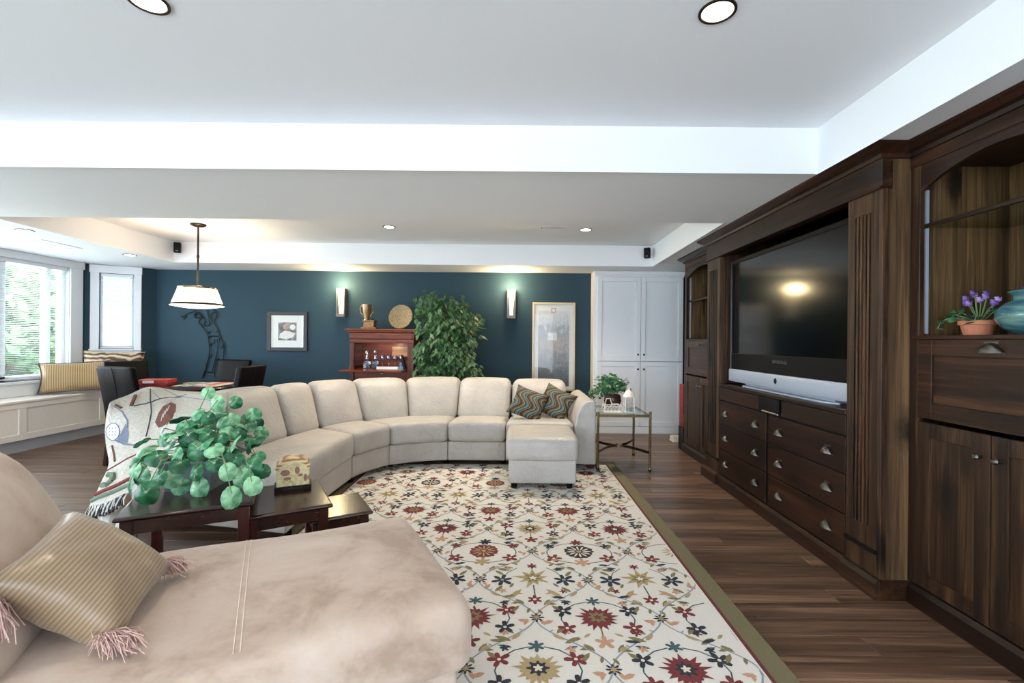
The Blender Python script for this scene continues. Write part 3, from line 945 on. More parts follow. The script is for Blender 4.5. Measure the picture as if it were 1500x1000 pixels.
# frieze, cornice, base
obj('frieze', MB().box(TX - .004, TX + .05, TY0 - .006, TY1, 2.03, 2.19), M['pine_h'], tvc, bevel=0.003)
obj('frieze_mould', MB().box(TX - .016, TX + .05, TY0 - .006, TY1 + .006, 2.018, 2.034), M['dkpine'], tvc, bevel=0.004)
obj('cornice', crown(MB(), TX, TY0, TY1, 2.165, ZS - .002, 0.07, ret0=1.92 + .02, ret1=1.92 + .02), M['dkpine'], tvc)
obj('top_panel', MB().box(TX, XB, TY0, TY1, 2.19, 2.21), M['pine_h'], tvc)
def baseb(mb, x, y0, y1, zt=0.1, th=.02):
    mb.prism([(x - th, y0, 0), (x - th, y0, zt * .78), (x - th * .35, y0, zt), (x + .012, y0, zt), (x + .012, y0, 0)], (0, y1 - y0, 0))
    return mb
obj('base_moulding', baseb(MB(), TX, YP0 + .005, YP1 - .005), M['dkpine'], tvc, bevel=0.0015)
mb = MB(); baseb(mb, TX - .012, TY0 - .018, YP0 + .005)
mb.box(TX - .01, 1.925, TY0 - .02, TY0 + .0, 0, 0.095)
obj('base_block', mb, M['pine_h'], tvc, bevel=0.002)
obj('base_block', baseb(MB(), TX - .012, YP1 - .005, TY1 + .018), M['pine_h'], tvc, bevel=0.002)
# niche lining
obj('niche_back', MB().box(XB - .02, XB, YP0, YP1, 0.87, 2.19), M['dkpine'], tvc)
obj('niche_side', MB().box(TX + .05, XB - .02, YP1 - .012, YP1 + .01, 0.90, 2.03), M['pine_v'], tvc)
obj('niche_side', MB().box(TX + .05, XB - .02, YP0 - .01, YP0 + .012, 0.90, 2.03), M['pine_v'], tvc)
obj('tv_shelf', MB().box(TX - .008, XB - .02, YP0, YP1, 0.868, 0.895), M['dkpine'], tvc, bevel=0.004)
# drawer carcass face and drawers
obj('face_frame', MB().box(TX + .012, TX + .03, YP0, YP1, 0.09, 0.868), M['black'], tvc)
def drawer(y0, y1, z0, z1, pulls):
    d = obj('drawer', MB().box(TX, TX + .02, y0, y1, z0, z1), M['dkpine'], tvc, bevel=0.0025)
    for py in pulls:
        obj('cup_pull', cup_pull(TX, py, (z0 + z1) / 2 - .005), M['pewter'], d, smooth=True)
for z0, z1 in ((0.548, 0.742), (0.330, 0.540), (0.108, 0.322)):
    drawer(2.562, 3.352, z0, z1, (2.705, 3.205))
    drawer(3.385, 4.168, z0, z1, (3.525, 4.03))
obj('false_front', MB().box(TX, TX + .02, 2.562, 3.19, 0.757, 0.862), M['dkpine'], tvc, bevel=0.0025)
obj('false_front', MB().box(TX, TX + .02, 3.50, 4.168, 0.757, 0.862), M['dkpine'], tvc, bevel=0.0025)
obj('false_front', MB().box(TX, TX + .02, 3.428, 3.496, 0.757, 0.862), M['black'], tvc, bevel=0.0025)
spk = thing('centre_speaker', 'small black box speaker set in the rail below the television', 'speaker', (TX + .05, 3.31, 0.757))
obj('speaker_body', MB().box(TX - .012, TX + .012, 3.205, 3.415, 0.775, 0.866), M['black'], spk, bevel=0.004)
obj('silver_strip', MB().box(TX - .018, TX + .012, 3.205, 3.415, 0.760, 0.772), M['chrome'], spk, bevel=0.002)

# television
tv = thing('television', 'big black rear-projection television with silver speaker bar', 'television', (1.9, 3.37, 0.895))
TVX = 1.86; ty0, ty1 = 2.60, 4.135
mb = MB()
mb.box(TVX + .03, TVX + .35, ty0 + .02, ty1 - .02, 0.93, 1.95)
obj('housing', mb, M['black'], tv, bevel=0.01)
mb = MB()
mb.box(TVX, TVX + .03, ty0, ty0 + .028, 1.03, 1.968); mb.box(TVX, TVX + .03, ty1 - .028, ty1, 1.03, 1.968)
mb.box(TVX, TVX + .03, ty0 + .028, ty1 - .028, 1.935, 1.968)
mb.box(TVX, TVX + .03, ty0 + .028, ty1 - .028, 1.03, 1.165)
obj('bezel', mb, M['black'], tv, bevel=0.003)
obj('screen', MB().box(TVX + .008, TVX + .02, ty0 + .028, ty1 - .028, 1.165, 1.935), M['screen'], tv)
obj('silver_edge', MB().box(TVX - .003, TVX + .02, ty1 - .006, ty1 + .002, 1.03, 1.968), M['chrome'], tv)
mb = MB()
pts = []
ns = 16
P0 = []
for k in range(ns + 1):
    yy = ty0 + (ty1 - ty0) * k / ns
    c = 1 - (2 * k / ns - 1) ** 2
    P0.append((yy, TVX - .008 - .022 * c))
R = [[(x, yy, 0.925), (x - .006, yy, 0.935), (x - .006, yy, 1.018), (x, yy, 1.03), (TVX + .03, yy, 1.03), (TVX + .03, yy, 0.925)] for yy, x in P0]
mb.grid([r + [r[0]] for r in R]); mb.poly(R[0]); mb.poly(R[-1][::-1])
sb = obj('speaker_bar', mb, M['silver_plastic'], tv, smooth=True)
b = MB().lathe([(0, -.006), (.013, -.005), (.017, 0)], (0, 0, 0), 16)
b.v = [(TVX - .036 + p[2] * 1.0, 3.345 + p[0], 0.985 + p[1] * 1.25) for p in b.v]
obj('power_button', b, M['black'], sb, smooth=True)
mb = MB().prism([(TVX - .03, 2.85, .895), (TVX - .03, 3.85, .895), (TVX + .02, 3.95, .895), (TVX + .02, 2.75, .895)], (0, 0, .012))
mb.box(TVX + .02, TVX + .3, 2.8, 3.9, .896, .93)
obj('stand', mb, M['silver_plastic'], tv, bevel=0.003)

def text_obj(name, s, size, mat, parent, loc, rot, ext=0.0008, wscale=1.0):
    cu = bpy.data.curves.new(name, 'FONT'); cu.body = s; cu.size = size; cu.extrude = ext
    cu.align_x = 'CENTER'; cu.align_y = 'CENTER'
    tmp = bpy.data.objects.new(name, cu); COL.objects.link(tmp)
    dg = bpy.context.evaluated_depsgraph_get()
    me = bpy.data.meshes.new_from_object(tmp.evaluated_get(dg))
    bpy.data.objects.remove(tmp)
    o = bpy.data.objects.new(name, me); COL.objects.link(o)
    me.materials.clear(); me.materials.append(mat)
    Mx = Matrix.Translation(Vector(loc) - (wloc(parent) if parent else Vector())) @ rot @ Matrix.Diagonal((wscale, 1, 1, 1))
    me.transform(Mx)
    if parent: o.parent = parent
    return o
ROTX = Matrix(((0, 0, -1, 0), (-1, 0, 0, 0), (0, 1, 0, 0), (0, 0, 0, 1)))   # text facing -X, reading along -Y
text_obj('logo_lettering', 'SAMSUNG', 0.036, M['chrome'], tv, (TVX - .001, 3.36, 1.118), ROTX, wscale=1.15)

# display cabinets either side (near and far)
def display(y0, y1, label, near):
    x = 1.92
    t = thing('display_cabinet', label, 'cabinet', (x, (y0 + y1) / 2, 0))
    yc = (y0 + y1) / 2
    zc = 1.295
    obj('side_panel', MB().box(x + .01, XB, y0, y0 + .02, 0.09, 2.19), M['pine_v'], t)
    obj('side_panel', MB().box(x + .01, XB, y1 - .02, y1, 0.09, 2.19), M['pine_v'], t)
    fw = .055
    mb = MB(); mb.box(x, x + .022, y0, y0 + fw, 0.10, 2.15); mb.box(x, x + .022, y1 - fw, y1, 0.10, 2.15)
    obj('face_stiles', mb, M['pine_v'], t, bevel=0.002)
    for a, b in ((x + .024, 2.145), (2.147, 2.265), (2.267, XB - .02)):     # boards lining the inside of the far end
        obj('plank', MB().box(a, b, y1 - .026 - (.001 if a > 2.2 else 0), y1 - .0195, 1.295, 2.12), M['pine_plank_lit'], t, bevel=0.0012)
    obj('frieze', MB().box(x - .004, x + .022, y0, y1, 2.11, 2.19), M['pine_h'], t, bevel=0.002)
    # arched rail under the frieze
    arch = []
    n = 14
    a0, a1 = y0 + fw, y1 - fw
    for k in range(n + 1):
        yy = a0 + (a1 - a0) * k / n
        u = (yy - yc) / ((a1 - a0) / 2)
        arch.append((x + .002, yy, 1.985 + 0.085 * (1 - u * u)))
    poly = [(x + .002, a0, 2.115)] + arch + [(x + .002, a1, 2.115)]
    obj('arched_rail', MB().prism(poly, (.018, 0, 0)), M['pine_h'], t, bevel=0.0015)
    obj('cornice', crown(MB(), x, y0, y1, 2.165, ZS - .002, 0.07, ret0=None, ret1=None if near else XB), M['dkpine'], t)
    obj('base_moulding', baseb(MB(), x, y0, y1 - (.02 if near else 0)), M['dkpine'], t, bevel=0.0015)
    obj('top_panel', MB().box(x + .02, XB - .02, y0 + .02, y1 - .02, 2.12, 2.14), M['pine_h'], t)
    # back planks, each its own
    n = 7
    wv = (y1 - y0 - .04) / n
    for k in range(n):
        obj('plank', MB().box(XB - .018 - (.001 * (k % 2)), XB - .002, y0 + .02 + wv * k + .001, y0 + .02 + wv * (k + 1) - .001, zc, 2.12), M['pine_plank_lit'], t, bevel=0.0015)
    obj('counter', MB().box(x - .006, XB - .02, y0 + .02, y1 - .02, zc - .018, zc), M['pine_h'], t, bevel=0.003)
    # metal shelf standards
    for yy in ((y1 - .032, y0 + .024) if near else (y1 - .032,)):
        obj('shelf_standard', MB().box(x + .045, x + .060, yy - .005, yy + .005, zc + .01, 2.0), M['silver_plastic'], t, bevel=0.001)
    # shelf: glass with wooden nosing
    zs = (1.826,) if near else (1.73,)
    for z in zs:
        sh = obj('glass_shelf', MB().box(x + .055, XB - .03, y0 + .03, y1 - .03, z - .006, z + .002), M['glass_green'], t)
        obj('shelf_nosing', MB().box(x + .035, x + .055, y0 + .022, y1 - .022, z - .012, z + .008), M['pine_h'], sh, bevel=0.003)
    # drop front
    mb = shaker_x(x - .002, y0 + fw - .004, y1 - fw + .004, 0.905, zc - .02, f=.075, th=.022)
    d = obj('drop_front', mb, M['pine_h'], t, bevel=0.002)
    obj('panel', MB().box(x + .008, x + .018, y0 + fw + .06, y1 - fw - .06, 0.97, zc - .085), M['pine_h'], d)
    if near:
        obj('cup_pull', cup_pull(x - .002, yc, zc - .062, 0.105, 0.042, .032), M['pewter'], d, smooth=True)
    else:
        obj('knob', knobx(x - .002, yc, zc - .06, .017), M['pewter'], d, smooth=True)
    # doors
    for a, b, ky in ((y0 + fw - .004, yc - .002, yc - .04), (yc + .002, y1 - fw + .004, yc + .04)):
        d = obj('door', shaker_x(x - .002, a, b, 0.105, 0.885, f=.068), M['pine_v'], t, bevel=0.002)
        obj('panel', MB().box(x + .006, x + .016, a + .06, b - .06, 0.165, 0.825), M['pine_v'], d)
        obj('knob', knobx(x - .002, ky, 0.79), M['pewter'], d, smooth=True)
    return t
display(1.505, 2.315, 'dark pine display cabinet with glass shelf, holding the teal jar', True)
display(4.482, 5.46, 'far dark pine display cabinet between the television and the white cupboard', False)

# things in the near display cabinet
pf = thing('potted_violet', 'small terracotta pot of trailing vine with purple flowers', 'plant', (2.06, 2.115, 1.296))
mb = MB().lathe([(0.0, 0), (.048, 0), (.060, .045), (.068, .047), (.068, .066), (.060, .066), (.055, .055), (0, .05)], (2.06, 2.115, 1.296), 22)
obj('pot', mb, M['terracotta'], pf, smooth=True)
rnd = random.Random(5)
def leafpoly(mb, p, d, up, L, W, mi=0):
    d = Vector(d).normalized(); s = d.cross(Vector(up))
    if s.length < .05: s = d.cross(Vector((1, 0, 0)))
    s.normalize(); nn = s.cross(d)
    p = Vector(p)
    c = p + d * L * .5 - nn * W * .12
    mb.poly([p, p + d * L * .35 + s * W * .5, p + d * L, c], mi)
    mb.poly([p, c, p + d * L, p + d * L * .35 - s * W * .5], mi)
def vine(pts, n, L, rnd):
    mb = MB(); pts = [Vector(p) for p in pts]
    lm = MB()
    for k in range(n):
        f = (k + .5) / n * (len(pts) - 1); i = int(f); f -= i
        p = pts[i].lerp(pts[i + 1], f)
        d = Vector((rnd.uniform(-1, .2), rnd.uniform(-1, 1), rnd.uniform(-.2, .7)))
        leafpoly(lm, p, d, (0, 0, 1), L * rnd.uniform(.7, 1.2), L * .75)
    return mb.tube(pts, .0022, 5), lm
for j, pts in enumerate([[(2.06, 2.115, 1.36), (2.0, 2.16, 1.39), (1.98, 2.21, 1.36), (1.985, 2.235, 1.325)], [(2.06, 2.115, 1.36), (2.02, 2.16, 1.37), (2.01, 2.20, 1.355)],
                         [(2.06, 2.11, 1.36), (2.02, 2.08, 1.385), (1.99, 2.06, 1.35)], [(2.06, 2.115, 1.36), (2.0, 2.13, 1.40), (1.97, 2.12, 1.385)], [(2.07, 2.10, 1.36), (2.05, 2.03, 1.40), (2.02, 1.99, 1.39)]]):
    st, lm = vine(pts, 7, .042, rnd)
    s = obj('vine_stem', st, M['stem'], pf, smooth=True)
    obj('vine_leaves', lm, M['violet_leaf'], s, kind='stuff', fixn=False)
for j, (x, y, z) in enumerate([(2.03, 2.135, 1.462), (2.05, 2.115, 1.478), (2.02, 2.09, 1.482), (2.05, 2.06, 1.478), (2.02, 2.035, 1.462), (2.05, 2.01, 1.448), (2.02, 1.995, 1.432), (2.03, 2.12, 1.44), (2.03, 2.07, 1.452), (2.06, 2.04, 1.44), (2.04, 2.145, 1.445)]):
    st = obj('flower_stem', MB().tube([(2.06, 2.11, 1.35), (x * .6 + 2.06 * .4, y * .6 + 2.11 * .4, 1.41), (x, y, z)], .0018, 5), M['stem'], pf, smooth=True)
    lm = MB()
    for k in range(7):
        a = 2 * pi * k / 7
        leafpoly(lm, (x, y, z), (-.5 + .2 * cos(a * 2), cos(a), sin(a) * .8), (-1, 0, .3), .021, .017)
    obj('blossom', lm, M['violet'], st, fixn=False)
jar = thing('glazed_jar', 'wide teal glazed jar beside the potted violet', 'jar', (2.10, 1.875, 1.296))
mb = MB().lathe([(0, 0), (.085, 0), (.125, .025), (.150, .065), (.147, .10), (.12, .128), (.098, .138), (.094, .155), (.104, .170), (.112, .174), (.105, .180), (.092, .172), (.088, .15), (.10, .11), (.12, .06), (0, .02)], (2.10, 1.875, 1.296), 36)
obj('jar_body', mb, M['teal'], jar, smooth=True, auto=False)
lm = MB()
for k in range(26):
    a = rnd.uniform(0, 2 * pi); r = rnd.uniform(0, .06)
    leafpoly(lm, (2.10 + r * cos(a), 1.885 + r * sin(a), 1.47 + rnd.uniform(0, .012)), (cos(a), sin(a), .4), (0, 0, 1), .035, .026)
obj('dried_petals', lm, M['violet'], jar, kind='stuff', fixn=False)

gp = thing('gold_plate', 'round gold plate standing in the far pine display cabinet', 'plate', (2.06, 4.74, 1.297))
mb = MB().lathe([(0, .004), (.07, .005), (.1, .014), (.105, .018), (.1, .02), (.07, .011), (0, .01)], (0, 0, 0), 28)
Mx = Matrix.Translation((2.03, 4.73, 1.40)) @ Matrix.Rotation(radians(-100), 4, 'Y') @ Matrix.Rotation(.3, 4, 'X')
obj('plate_disc', mb.xf(Mx), M['gold'], gp, smooth=True)
mb = MB().tube([(1.99, 4.69, 1.298), (2.04, 4.69, 1.302), (2.09, 4.69, 1.36)], .003, 5).tube([(1.99, 4.77, 1.298), (2.04, 4.77, 1.302), (2.09, 4.77, 1.36)], .003, 5)
obj('easel', mb, M['black_metal'], gp)

# slim items in the gap beside the far display cabinet
rb = thing('game_box', 'slim red game box standing on a black case beside the far display cabinet', 'box', (1.938, 5.54, .274))
obj('red_box', MB().box(1.915, 1.962, 5.475, 5.60, 0.275, 0.765), plain('red_box_print', srgb(128, 34, 34), 0.5, var=0.4, bscale=14), rb, bevel=0.002)
obj('orange_label', MB().box(1.92, 1.957, 5.4738, 5.476, 0.33, 0.42), plain('orange_label_print', srgb(186, 104, 62), 0.5, var=0.3, bscale=30), rb)
bc = thing('black_case', 'tall black case on the floor under the red game box', 'case', (1.905, 5.54, 0))
obj('case_body', MB().box(1.91, 1.965, 5.475, 5.61, 0.0, 0.272), M['black'], bc, bevel=0.004)
obj('case_edge', MB().box(1.906, 1.911, 5.475, 5.48, 0.03, 0.26), M['chrome'], bc)
ob = thing('floor_register', 'small white metal register standing by the white cupboard base', 'vent', (2.02, 6.0, 0))
mb = MB()
mb.box(1.95, 2.09, 5.93, 6.07, 0, .012)
for k in range(5): mb.box(1.955 + .027 * k, 1.967 + .027 * k, 5.94, 6.06, .012, .07)
obj('register_body', mb, M['white_iron'], ob, bevel=0.002)

# ---------------------------------------------------------------- back wall: sconces, pictures, wire golfer
def sconce(x, label):
    y = YB
    t = thing('wall_sconce', label, 'lamp', (x, y, 1.57), 'wall sconces')
    mb = MB()
    mb.box(x - .060, x + .060, y - .012, y - .001, 1.575, 1.98)
    obj('back_plate', mb, M['sconce_metal'], t, bevel=0.002)
    mb = MB()
    mb.box(x - .060, x - .050, y - .085, y - .012, 1.575, 1.98); mb.box(x + .050, x + .060, y - .085, y - .012, 1.575, 1.98)
    mb.box(x - .050, x + .050, y - .085, y - .012, 1.575, 1.62)
    mb.box(x - .050, x + .050, y - .088, y - .080, 1.705, 1.712)
    obj('frame', mb, M['sconce_metal'], t, bevel=0.002)
    # glass: wide at top tapering down
    mb = MB()
    P = []
    for z, wv in ((1.622, .022), (1.70, .025), (1.80, .033), (1.97, .046)):
        P.append([(x - wv, y - .02, z), (x - wv, y - .07, z), (x + wv, y - .07, z), (x + wv, y - .02, z)])
    mb.grid(P, 0, True); mb.poly(P[0][::-1]); mb.poly(P[-1])
    obj('lit_glass', mb, M['frost'], t)
    light('sconce_lamp', 'POINT', (x, y - .17, 2.02), 19, (1, .76, .42), shadow_soft_size=0.05)
sconce(-2.52, 'lit wall sconce above and left of the bar cabinet')
sconce(-0.11, 'lit wall sconce between the ficus tree and the tall print')

def ring(mb, x0, x1, z0, z1, f, ya, yb):
    mb.box(x0, x0 + f, ya, yb, z0, z1); mb.box(x1 - f, x1, ya, yb, z0, z1)
    mb.box(x0 + f, x1 - f, ya, yb, z0, z0 + f); mb.box(x0 + f, x1 - f, ya, yb, z1 - f, z1)
    return mb
pic = thing('framed_photo', 'square black-framed photo of a hand with cards and a golf ball', 'picture', (-3.29, YB, 1.36))
obj('frame', ring(MB(), -3.58, -3.01, 1.085, 1.645, .052, YB - .03, YB - .001), M['blackframe'], pic, bevel=0.003)
obj('mat_board', MB().box(-3.53, -3.06, YB - .016, YB - .004, 1.135, 1.595), M['paper'], pic)
def photo_mat():
    t = NT('grey_photo_print')
    v = t.coords(); n = t.noise(v, 9, 4, 0.6, 0.5)
    r = t.ramp(n.outputs['Fac'], [(0.3, srgb(60, 60, 58)), (0.5, srgb(128, 126, 122)), (0.7, srgb(190, 186, 180))])
    t.l(r.outputs['Color'], t.b.inputs['Base Color']); t.set(Roughness=0.5)
    return t.m
ph = obj('photo_print', MB().box(-3.425, -3.165, YB - .0175, YB - .015, 1.235, 1.49), photo_mat(), pic)
mb = MB().poly([(-3.41, YB - .0182, 1.27), (-3.40, YB - .0182, 1.33), (-3.33, YB - .0182, 1.375), (-3.25, YB - .0182, 1.36), (-3.18, YB - .0182, 1.335), (-3.22, YB - .0182, 1.28), (-3.30, YB - .0182, 1.255)])
obj('card_fan', mb, plain('playing_card_print', srgb(222, 222, 218), .6, var=.1, bscale=40), ph)
mb = MB().poly([(-3.22 + .04 * cos(a), YB - .0183, 1.425 + .04 * sin(a)) for a in [2 * pi * k / 16 for k in range(16)]])
obj('golf_ball', mb, M['paper'], ph)
mb = MB().poly([(-3.35, YB - .0182, 1.40), (-3.36, YB - .0182, 1.45), (-3.31, YB - .0182, 1.485), (-3.26, YB - .0182, 1.475), (-3.27, YB - .0182, 1.41), (-3.31, YB - .0182, 1.385)])
obj('hand_print', mb, plain('hand_print_tone', srgb(178, 152, 138), .6, var=.15, bscale=20), ph)
obj('glazing', MB().box(-3.53, -3.06, YB - .022, YB - .020, 1.135, 1.595), M['pic_glass'], pic)

pos = thing('tall_print', 'tall gold-framed city print with pale mat beside the white cupboard', 'picture', (0.49, YB, 0.7))
obj('frame', ring(MB(), 0.19, 0.80, 0.55, 1.81, .03, YB - .035, YB - .001), M['gold'], pos, bevel=0.004)
obj('mat_board', MB().box(0.22, 0.77, YB - .018, YB - .004, .58, 1.78), M['paper'], pos)
def city():
    t = NT('hazy_city_print')
    tc = t.n('ShaderNodeTexCoord')
    sx = t.n('ShaderNodeSeparateXYZ'); t.l(tc.outputs['Generated'], sx.inputs[0])
    v = t.coords((14, 1, 8)); n = t.noise(v, 1.6, 6, 0.75, 0.5)
    ma = t.n('ShaderNodeMath', operation='MULTIPLY_ADD'); ma.inputs[1].default_value = 1.0; ma.inputs[2].default_value = -.62
    t.l(sx.outputs['Z'], ma.inputs[0])
    ad = t.n('ShaderNodeMath', operation='ADD'); t.l(ma.outputs[0], ad.inputs[0]); t.l(n.outputs['Fac'], ad.inputs[1])
    r = t.ramp(ad.outputs[0], [(0.05, srgb(96, 102, 112)), (0.3, srgb(150, 150, 152)), (0.45, srgb(192, 178, 168)), (0.58, srgb(150, 160, 172)), (0.72, srgb(206, 208, 210)), (0.9, srgb(218, 220, 222))])
    t.l(r.outputs['Color'], t.b.inputs['Base Color']); t.set(Roughness=0.4)
    return t.m
pp = obj('print_sheet', MB().box(0.275, 0.715, YB - .0195, YB - .017, .62, 1.69), city(), pos)
tone3 = plain('print_pale_patch', srgb(222, 224, 226), .5, var=.04)
obj('pale_sky_patch', MB().box(.405, .54, YB - .0203, YB - .0194, 1.27, 1.38), tone3, pp)
obj('red_seal', ring(MB(), .455, .525, 1.66, 1.73, .012, YB - .0203, YB - .0178), plain('faded_red_print', srgb(206, 170, 164), .5), pp)
obj('glazing', MB().box(0.22, 0.77, YB - .024, YB - .022, .58, 1.78), M['pic_glass'], pos)

# wrought wire golfer on the wall (outline drawn with bent rod)
gf = thing('wire_golfer', 'black bent-wire golfer silhouette hanging on the blue wall', 'wall art', (-4.5, YB - .02, 0.7))
def G(px, py):     # sketch units: 923 px wide zoom of the wall area -> metres on the wall
    X = -4.925 + (px / 923.0) * 1.175
    Z = 1.885 - (py / 1000.0) * 1.265
    return (X, YB - .018, Z)
def wire(name, pts, r=.007):
    P = [Vector(G(*p)) for p in pts]
    S = []
    for i in range(len(P) - 1):
        a = P[max(i - 1, 0)]; b = P[i]; c = P[i + 1]; d = P[min(i + 2, len(P) - 1)]
        for k in range(4):
            t = k / 4
            S.append(.5 * ((2 * b) + (c - a) * t + (2 * a - 5 * b + 4 * c - d) * t * t + (-a + 3 * b - 3 * c + d) * t ** 3))
    S.append(P[-1])
    obj(name, MB().tube(S, r * .8, 6), M['black_metal'], gf, smooth=True)
wire('left_torso_line', [(285, 320), (330, 370), (385, 450), (400, 520), (410, 620), (405, 700), (375, 830), (335, 940)], .009)
wire('right_torso_line', [(455, 320), (500, 400), (520, 480), (560, 540), (572, 620), (565, 740), (535, 850), (500, 930)], .009)
wire('belt', [(395, 480), (460, 472), (520, 478)], .010)
wire('inner_leg_line', [(495, 500), (505, 600), (490, 700), (480, 800), (470, 920), (500, 935)])
wire('inner_leg_line', [(500, 640), (470, 760), (435, 880), (380, 870), (345, 935), (325, 938)])
wire('head_outline', [(245, 215), (285, 205), (310, 235), (290, 270), (250, 265), (238, 235), (245, 215)], .009)
wire('cap_line', [(240, 240), (275, 225), (310, 240), (325, 265)], .008)
wire('front_arm', [(290, 330), (300, 290), (340, 270), (360, 300), (340, 350), (310, 345)], .008)
wire('front_arm', [(340, 350), (390, 360), (410, 320), (400, 260), (375, 190)], .008)
wire('rear_arm', [(440, 310), (425, 250), (440, 210), (475, 200), (485, 245), (455, 310)], .008)
wire('hands', [(375, 190), (400, 160), (440, 165), (475, 200)], .008)
wire('club_shaft', [(440, 160), (330, 165), (240, 190), (110, 255)], .006)
wire('club_head', [(85, 250), (110, 262), (125, 290), (120, 262), (150, 265), (135, 250), (110, 255)], .007)
for a, b in (((385, 450), (410, 415)), ((500, 400), (480, 430)), ((410, 580), (435, 545)), ((455, 560), (462, 505)), ((540, 610), (560, 560)), ((405, 720), (440, 670)), ((480, 790), (525, 760)), ((495, 740), (520, 720)), ((520, 540), (515, 490)), ((380, 830), (372, 780))):
    wire('leaf_barb', [a, ((a[0] + b[0]) / 2 + 4, (a[1] + b[1]) / 2), b], .009)

# small satellite speakers in the soffit corners
def sat(x, y, z, yaw, label):
    t = thing('satellite_speaker', label, 'speaker', (x, y, z))
    mb = MB().box(-.036, .036, -.09, -.02, -.062, .062)
    Mx = Matrix.Translation((x, y, z)) @ Matrix.Rotation(yaw, 4, 'Z')
    obj('speaker_box', mb.xf(Mx), M['black'], t, bevel=0.006)
    mb = MB().box(-.030, .030, -.094, -.089, -.055, .055)
    obj('grille', mb.xf(Mx), M['black_leather'], t, bevel=0.002)
    obj('badge', MB().box(-.012, .012, -.0955, -.0935, -.046, -.040).xf(Mx), M['chrome'], t)
    obj('bracket', MB().box(-.012, .012, -.025, .004, -.012, .012).xf(Mx), M['black'], t)
sat(-4.27, 5.89, 2.375, radians(28), 'small black speaker in the tray corner beside the pendant lamp')
sat(1.605, 5.89, 2.36, radians(-24), 'small black speaker in the tray corner above the white cupboard')

# ---------------------------------------------------------------- bar cabinet with its things
bx0, bx1, by0, by1 = -2.245, -1.395, 6.28, 6.70
bar = thing('bar_cabinet', 'cherry secretary bar cabinet with its drop front open', 'cabinet', ((bx0 + bx1) / 2, 6.4, 0))
mb = MB(); mb.box(bx0 - .06, bx1 + .04, by0 - .07, by1, 1.375, 1.40); mb.box(bx0 - .035, bx1 + .02, by0 - .045, by1, 1.355, 1.375)
obj('top', mb, M['cherry'], bar, bevel=0.006)
d = obj('drawer', MB().box(bx0 + .02, bx1 - .02, by0 - .035, by1 - .02, 1.265, 1.35), M['cherry'], bar, bevel=0.008)
obj('keyhole', MB().lathe([(0, 0), (.010, 0), (.010, .003), (0, .004)], (0, 0, 0), 12).xf(Matrix.Translation((-1.83, by0 - .036, 1.31)) @ Matrix.Rotation(radians(90), 4, 'X')), M['bronze'], d)
obj('cornice_block', MB().box(bx0 - .01, bx0 + .03, by0 - .03, by0 + .02, 1.265, 1.35).box(bx1 - .03, bx1 + .01, by0 - .03, by0 + .02, 1.265, 1.35), M['cherry_z'], bar, bevel=0.006)
obj('rail', MB().box(bx0, bx1, by0 - .02, by1 - .02, 1.215, 1.262), M['cherry'], bar, bevel=0.004)
obj('post', MB().box(bx0, bx0 + .055, by0 - .02, by0 + .03, 0.06, 1.215), M['cherry_z'], bar, bevel=0.005)
obj('post', MB().box(bx1 - .085, bx1, by0 - .02, by0 + .03, 0.06, 1.215), M['cherry_z'], bar, bevel=0.005)
obj('side_panel', MB().box(bx0, bx0 + .02, by0 + .03, by1, 0.06, 1.215), M['cherry_z'], bar)
obj('side_panel', MB().box(bx1 - .02, bx1, by0 + .03, by1, 0.06, 1.215), M['cherry_z'], bar)
obj('back_panel', MB().box(bx0 + .02, bx1 - .02, by1 - .02, by1, 0.06, 1.215), M['cherry'], bar)
obj('inner_drawer', MB().box(-1.78, bx1 - .03, by1 - .09, by1 - .03, 1.02, 1.165), M['bar_drawer'], bar, bevel=0.004)
obj('mirror', MB().box(bx0 + .03, bx0 + .035, by0 + .05, by1 - .03, 0.9, 1.2), M['chrome'], bar)
obj('bar_floor', MB().box(bx0 + .02, bx1 - .02, by0 + .0, by1 - .02, 0.84, 0.86), M['cherry'], bar)
obj('drop_leaf', MB().box(bx0 - .04, bx1 - .09, by0 - .30, by0 - .005, 0.842, 0.862), M['cherry'], bar, bevel=0.004)
obj('leaf_stay', MB().tube([(bx0 + .06, by0 - .24, .865), (bx0 + .06, by0 + .02, 1.03)], .004, 5), M['brass'], bar)
mb = MB(); mb.box(bx0 + .055, bx1 - .085, by0, by0 + .02, 0.06, 0.84)
d = obj('lower_front', mb, M['cherry'], bar)
obj('drawer_pull', MB().box(-1.84, -1.80, by0 - .012, by0, .80, .815), M['brass'], d, bevel=0.003)
obj('foot_rail', MB().box(bx0 - .02, bx1 + .02, by0 - .03, by1, 0.0, 0.06), M['cherry'], bar, bevel=0.006)
light('bar_fill_light', 'POINT', (-1.75, by0 + .12, 1.18), 2.4, (1, .78, .52), shadow_soft_size=0.02)  # added light without a fixture, brightens the bar interior
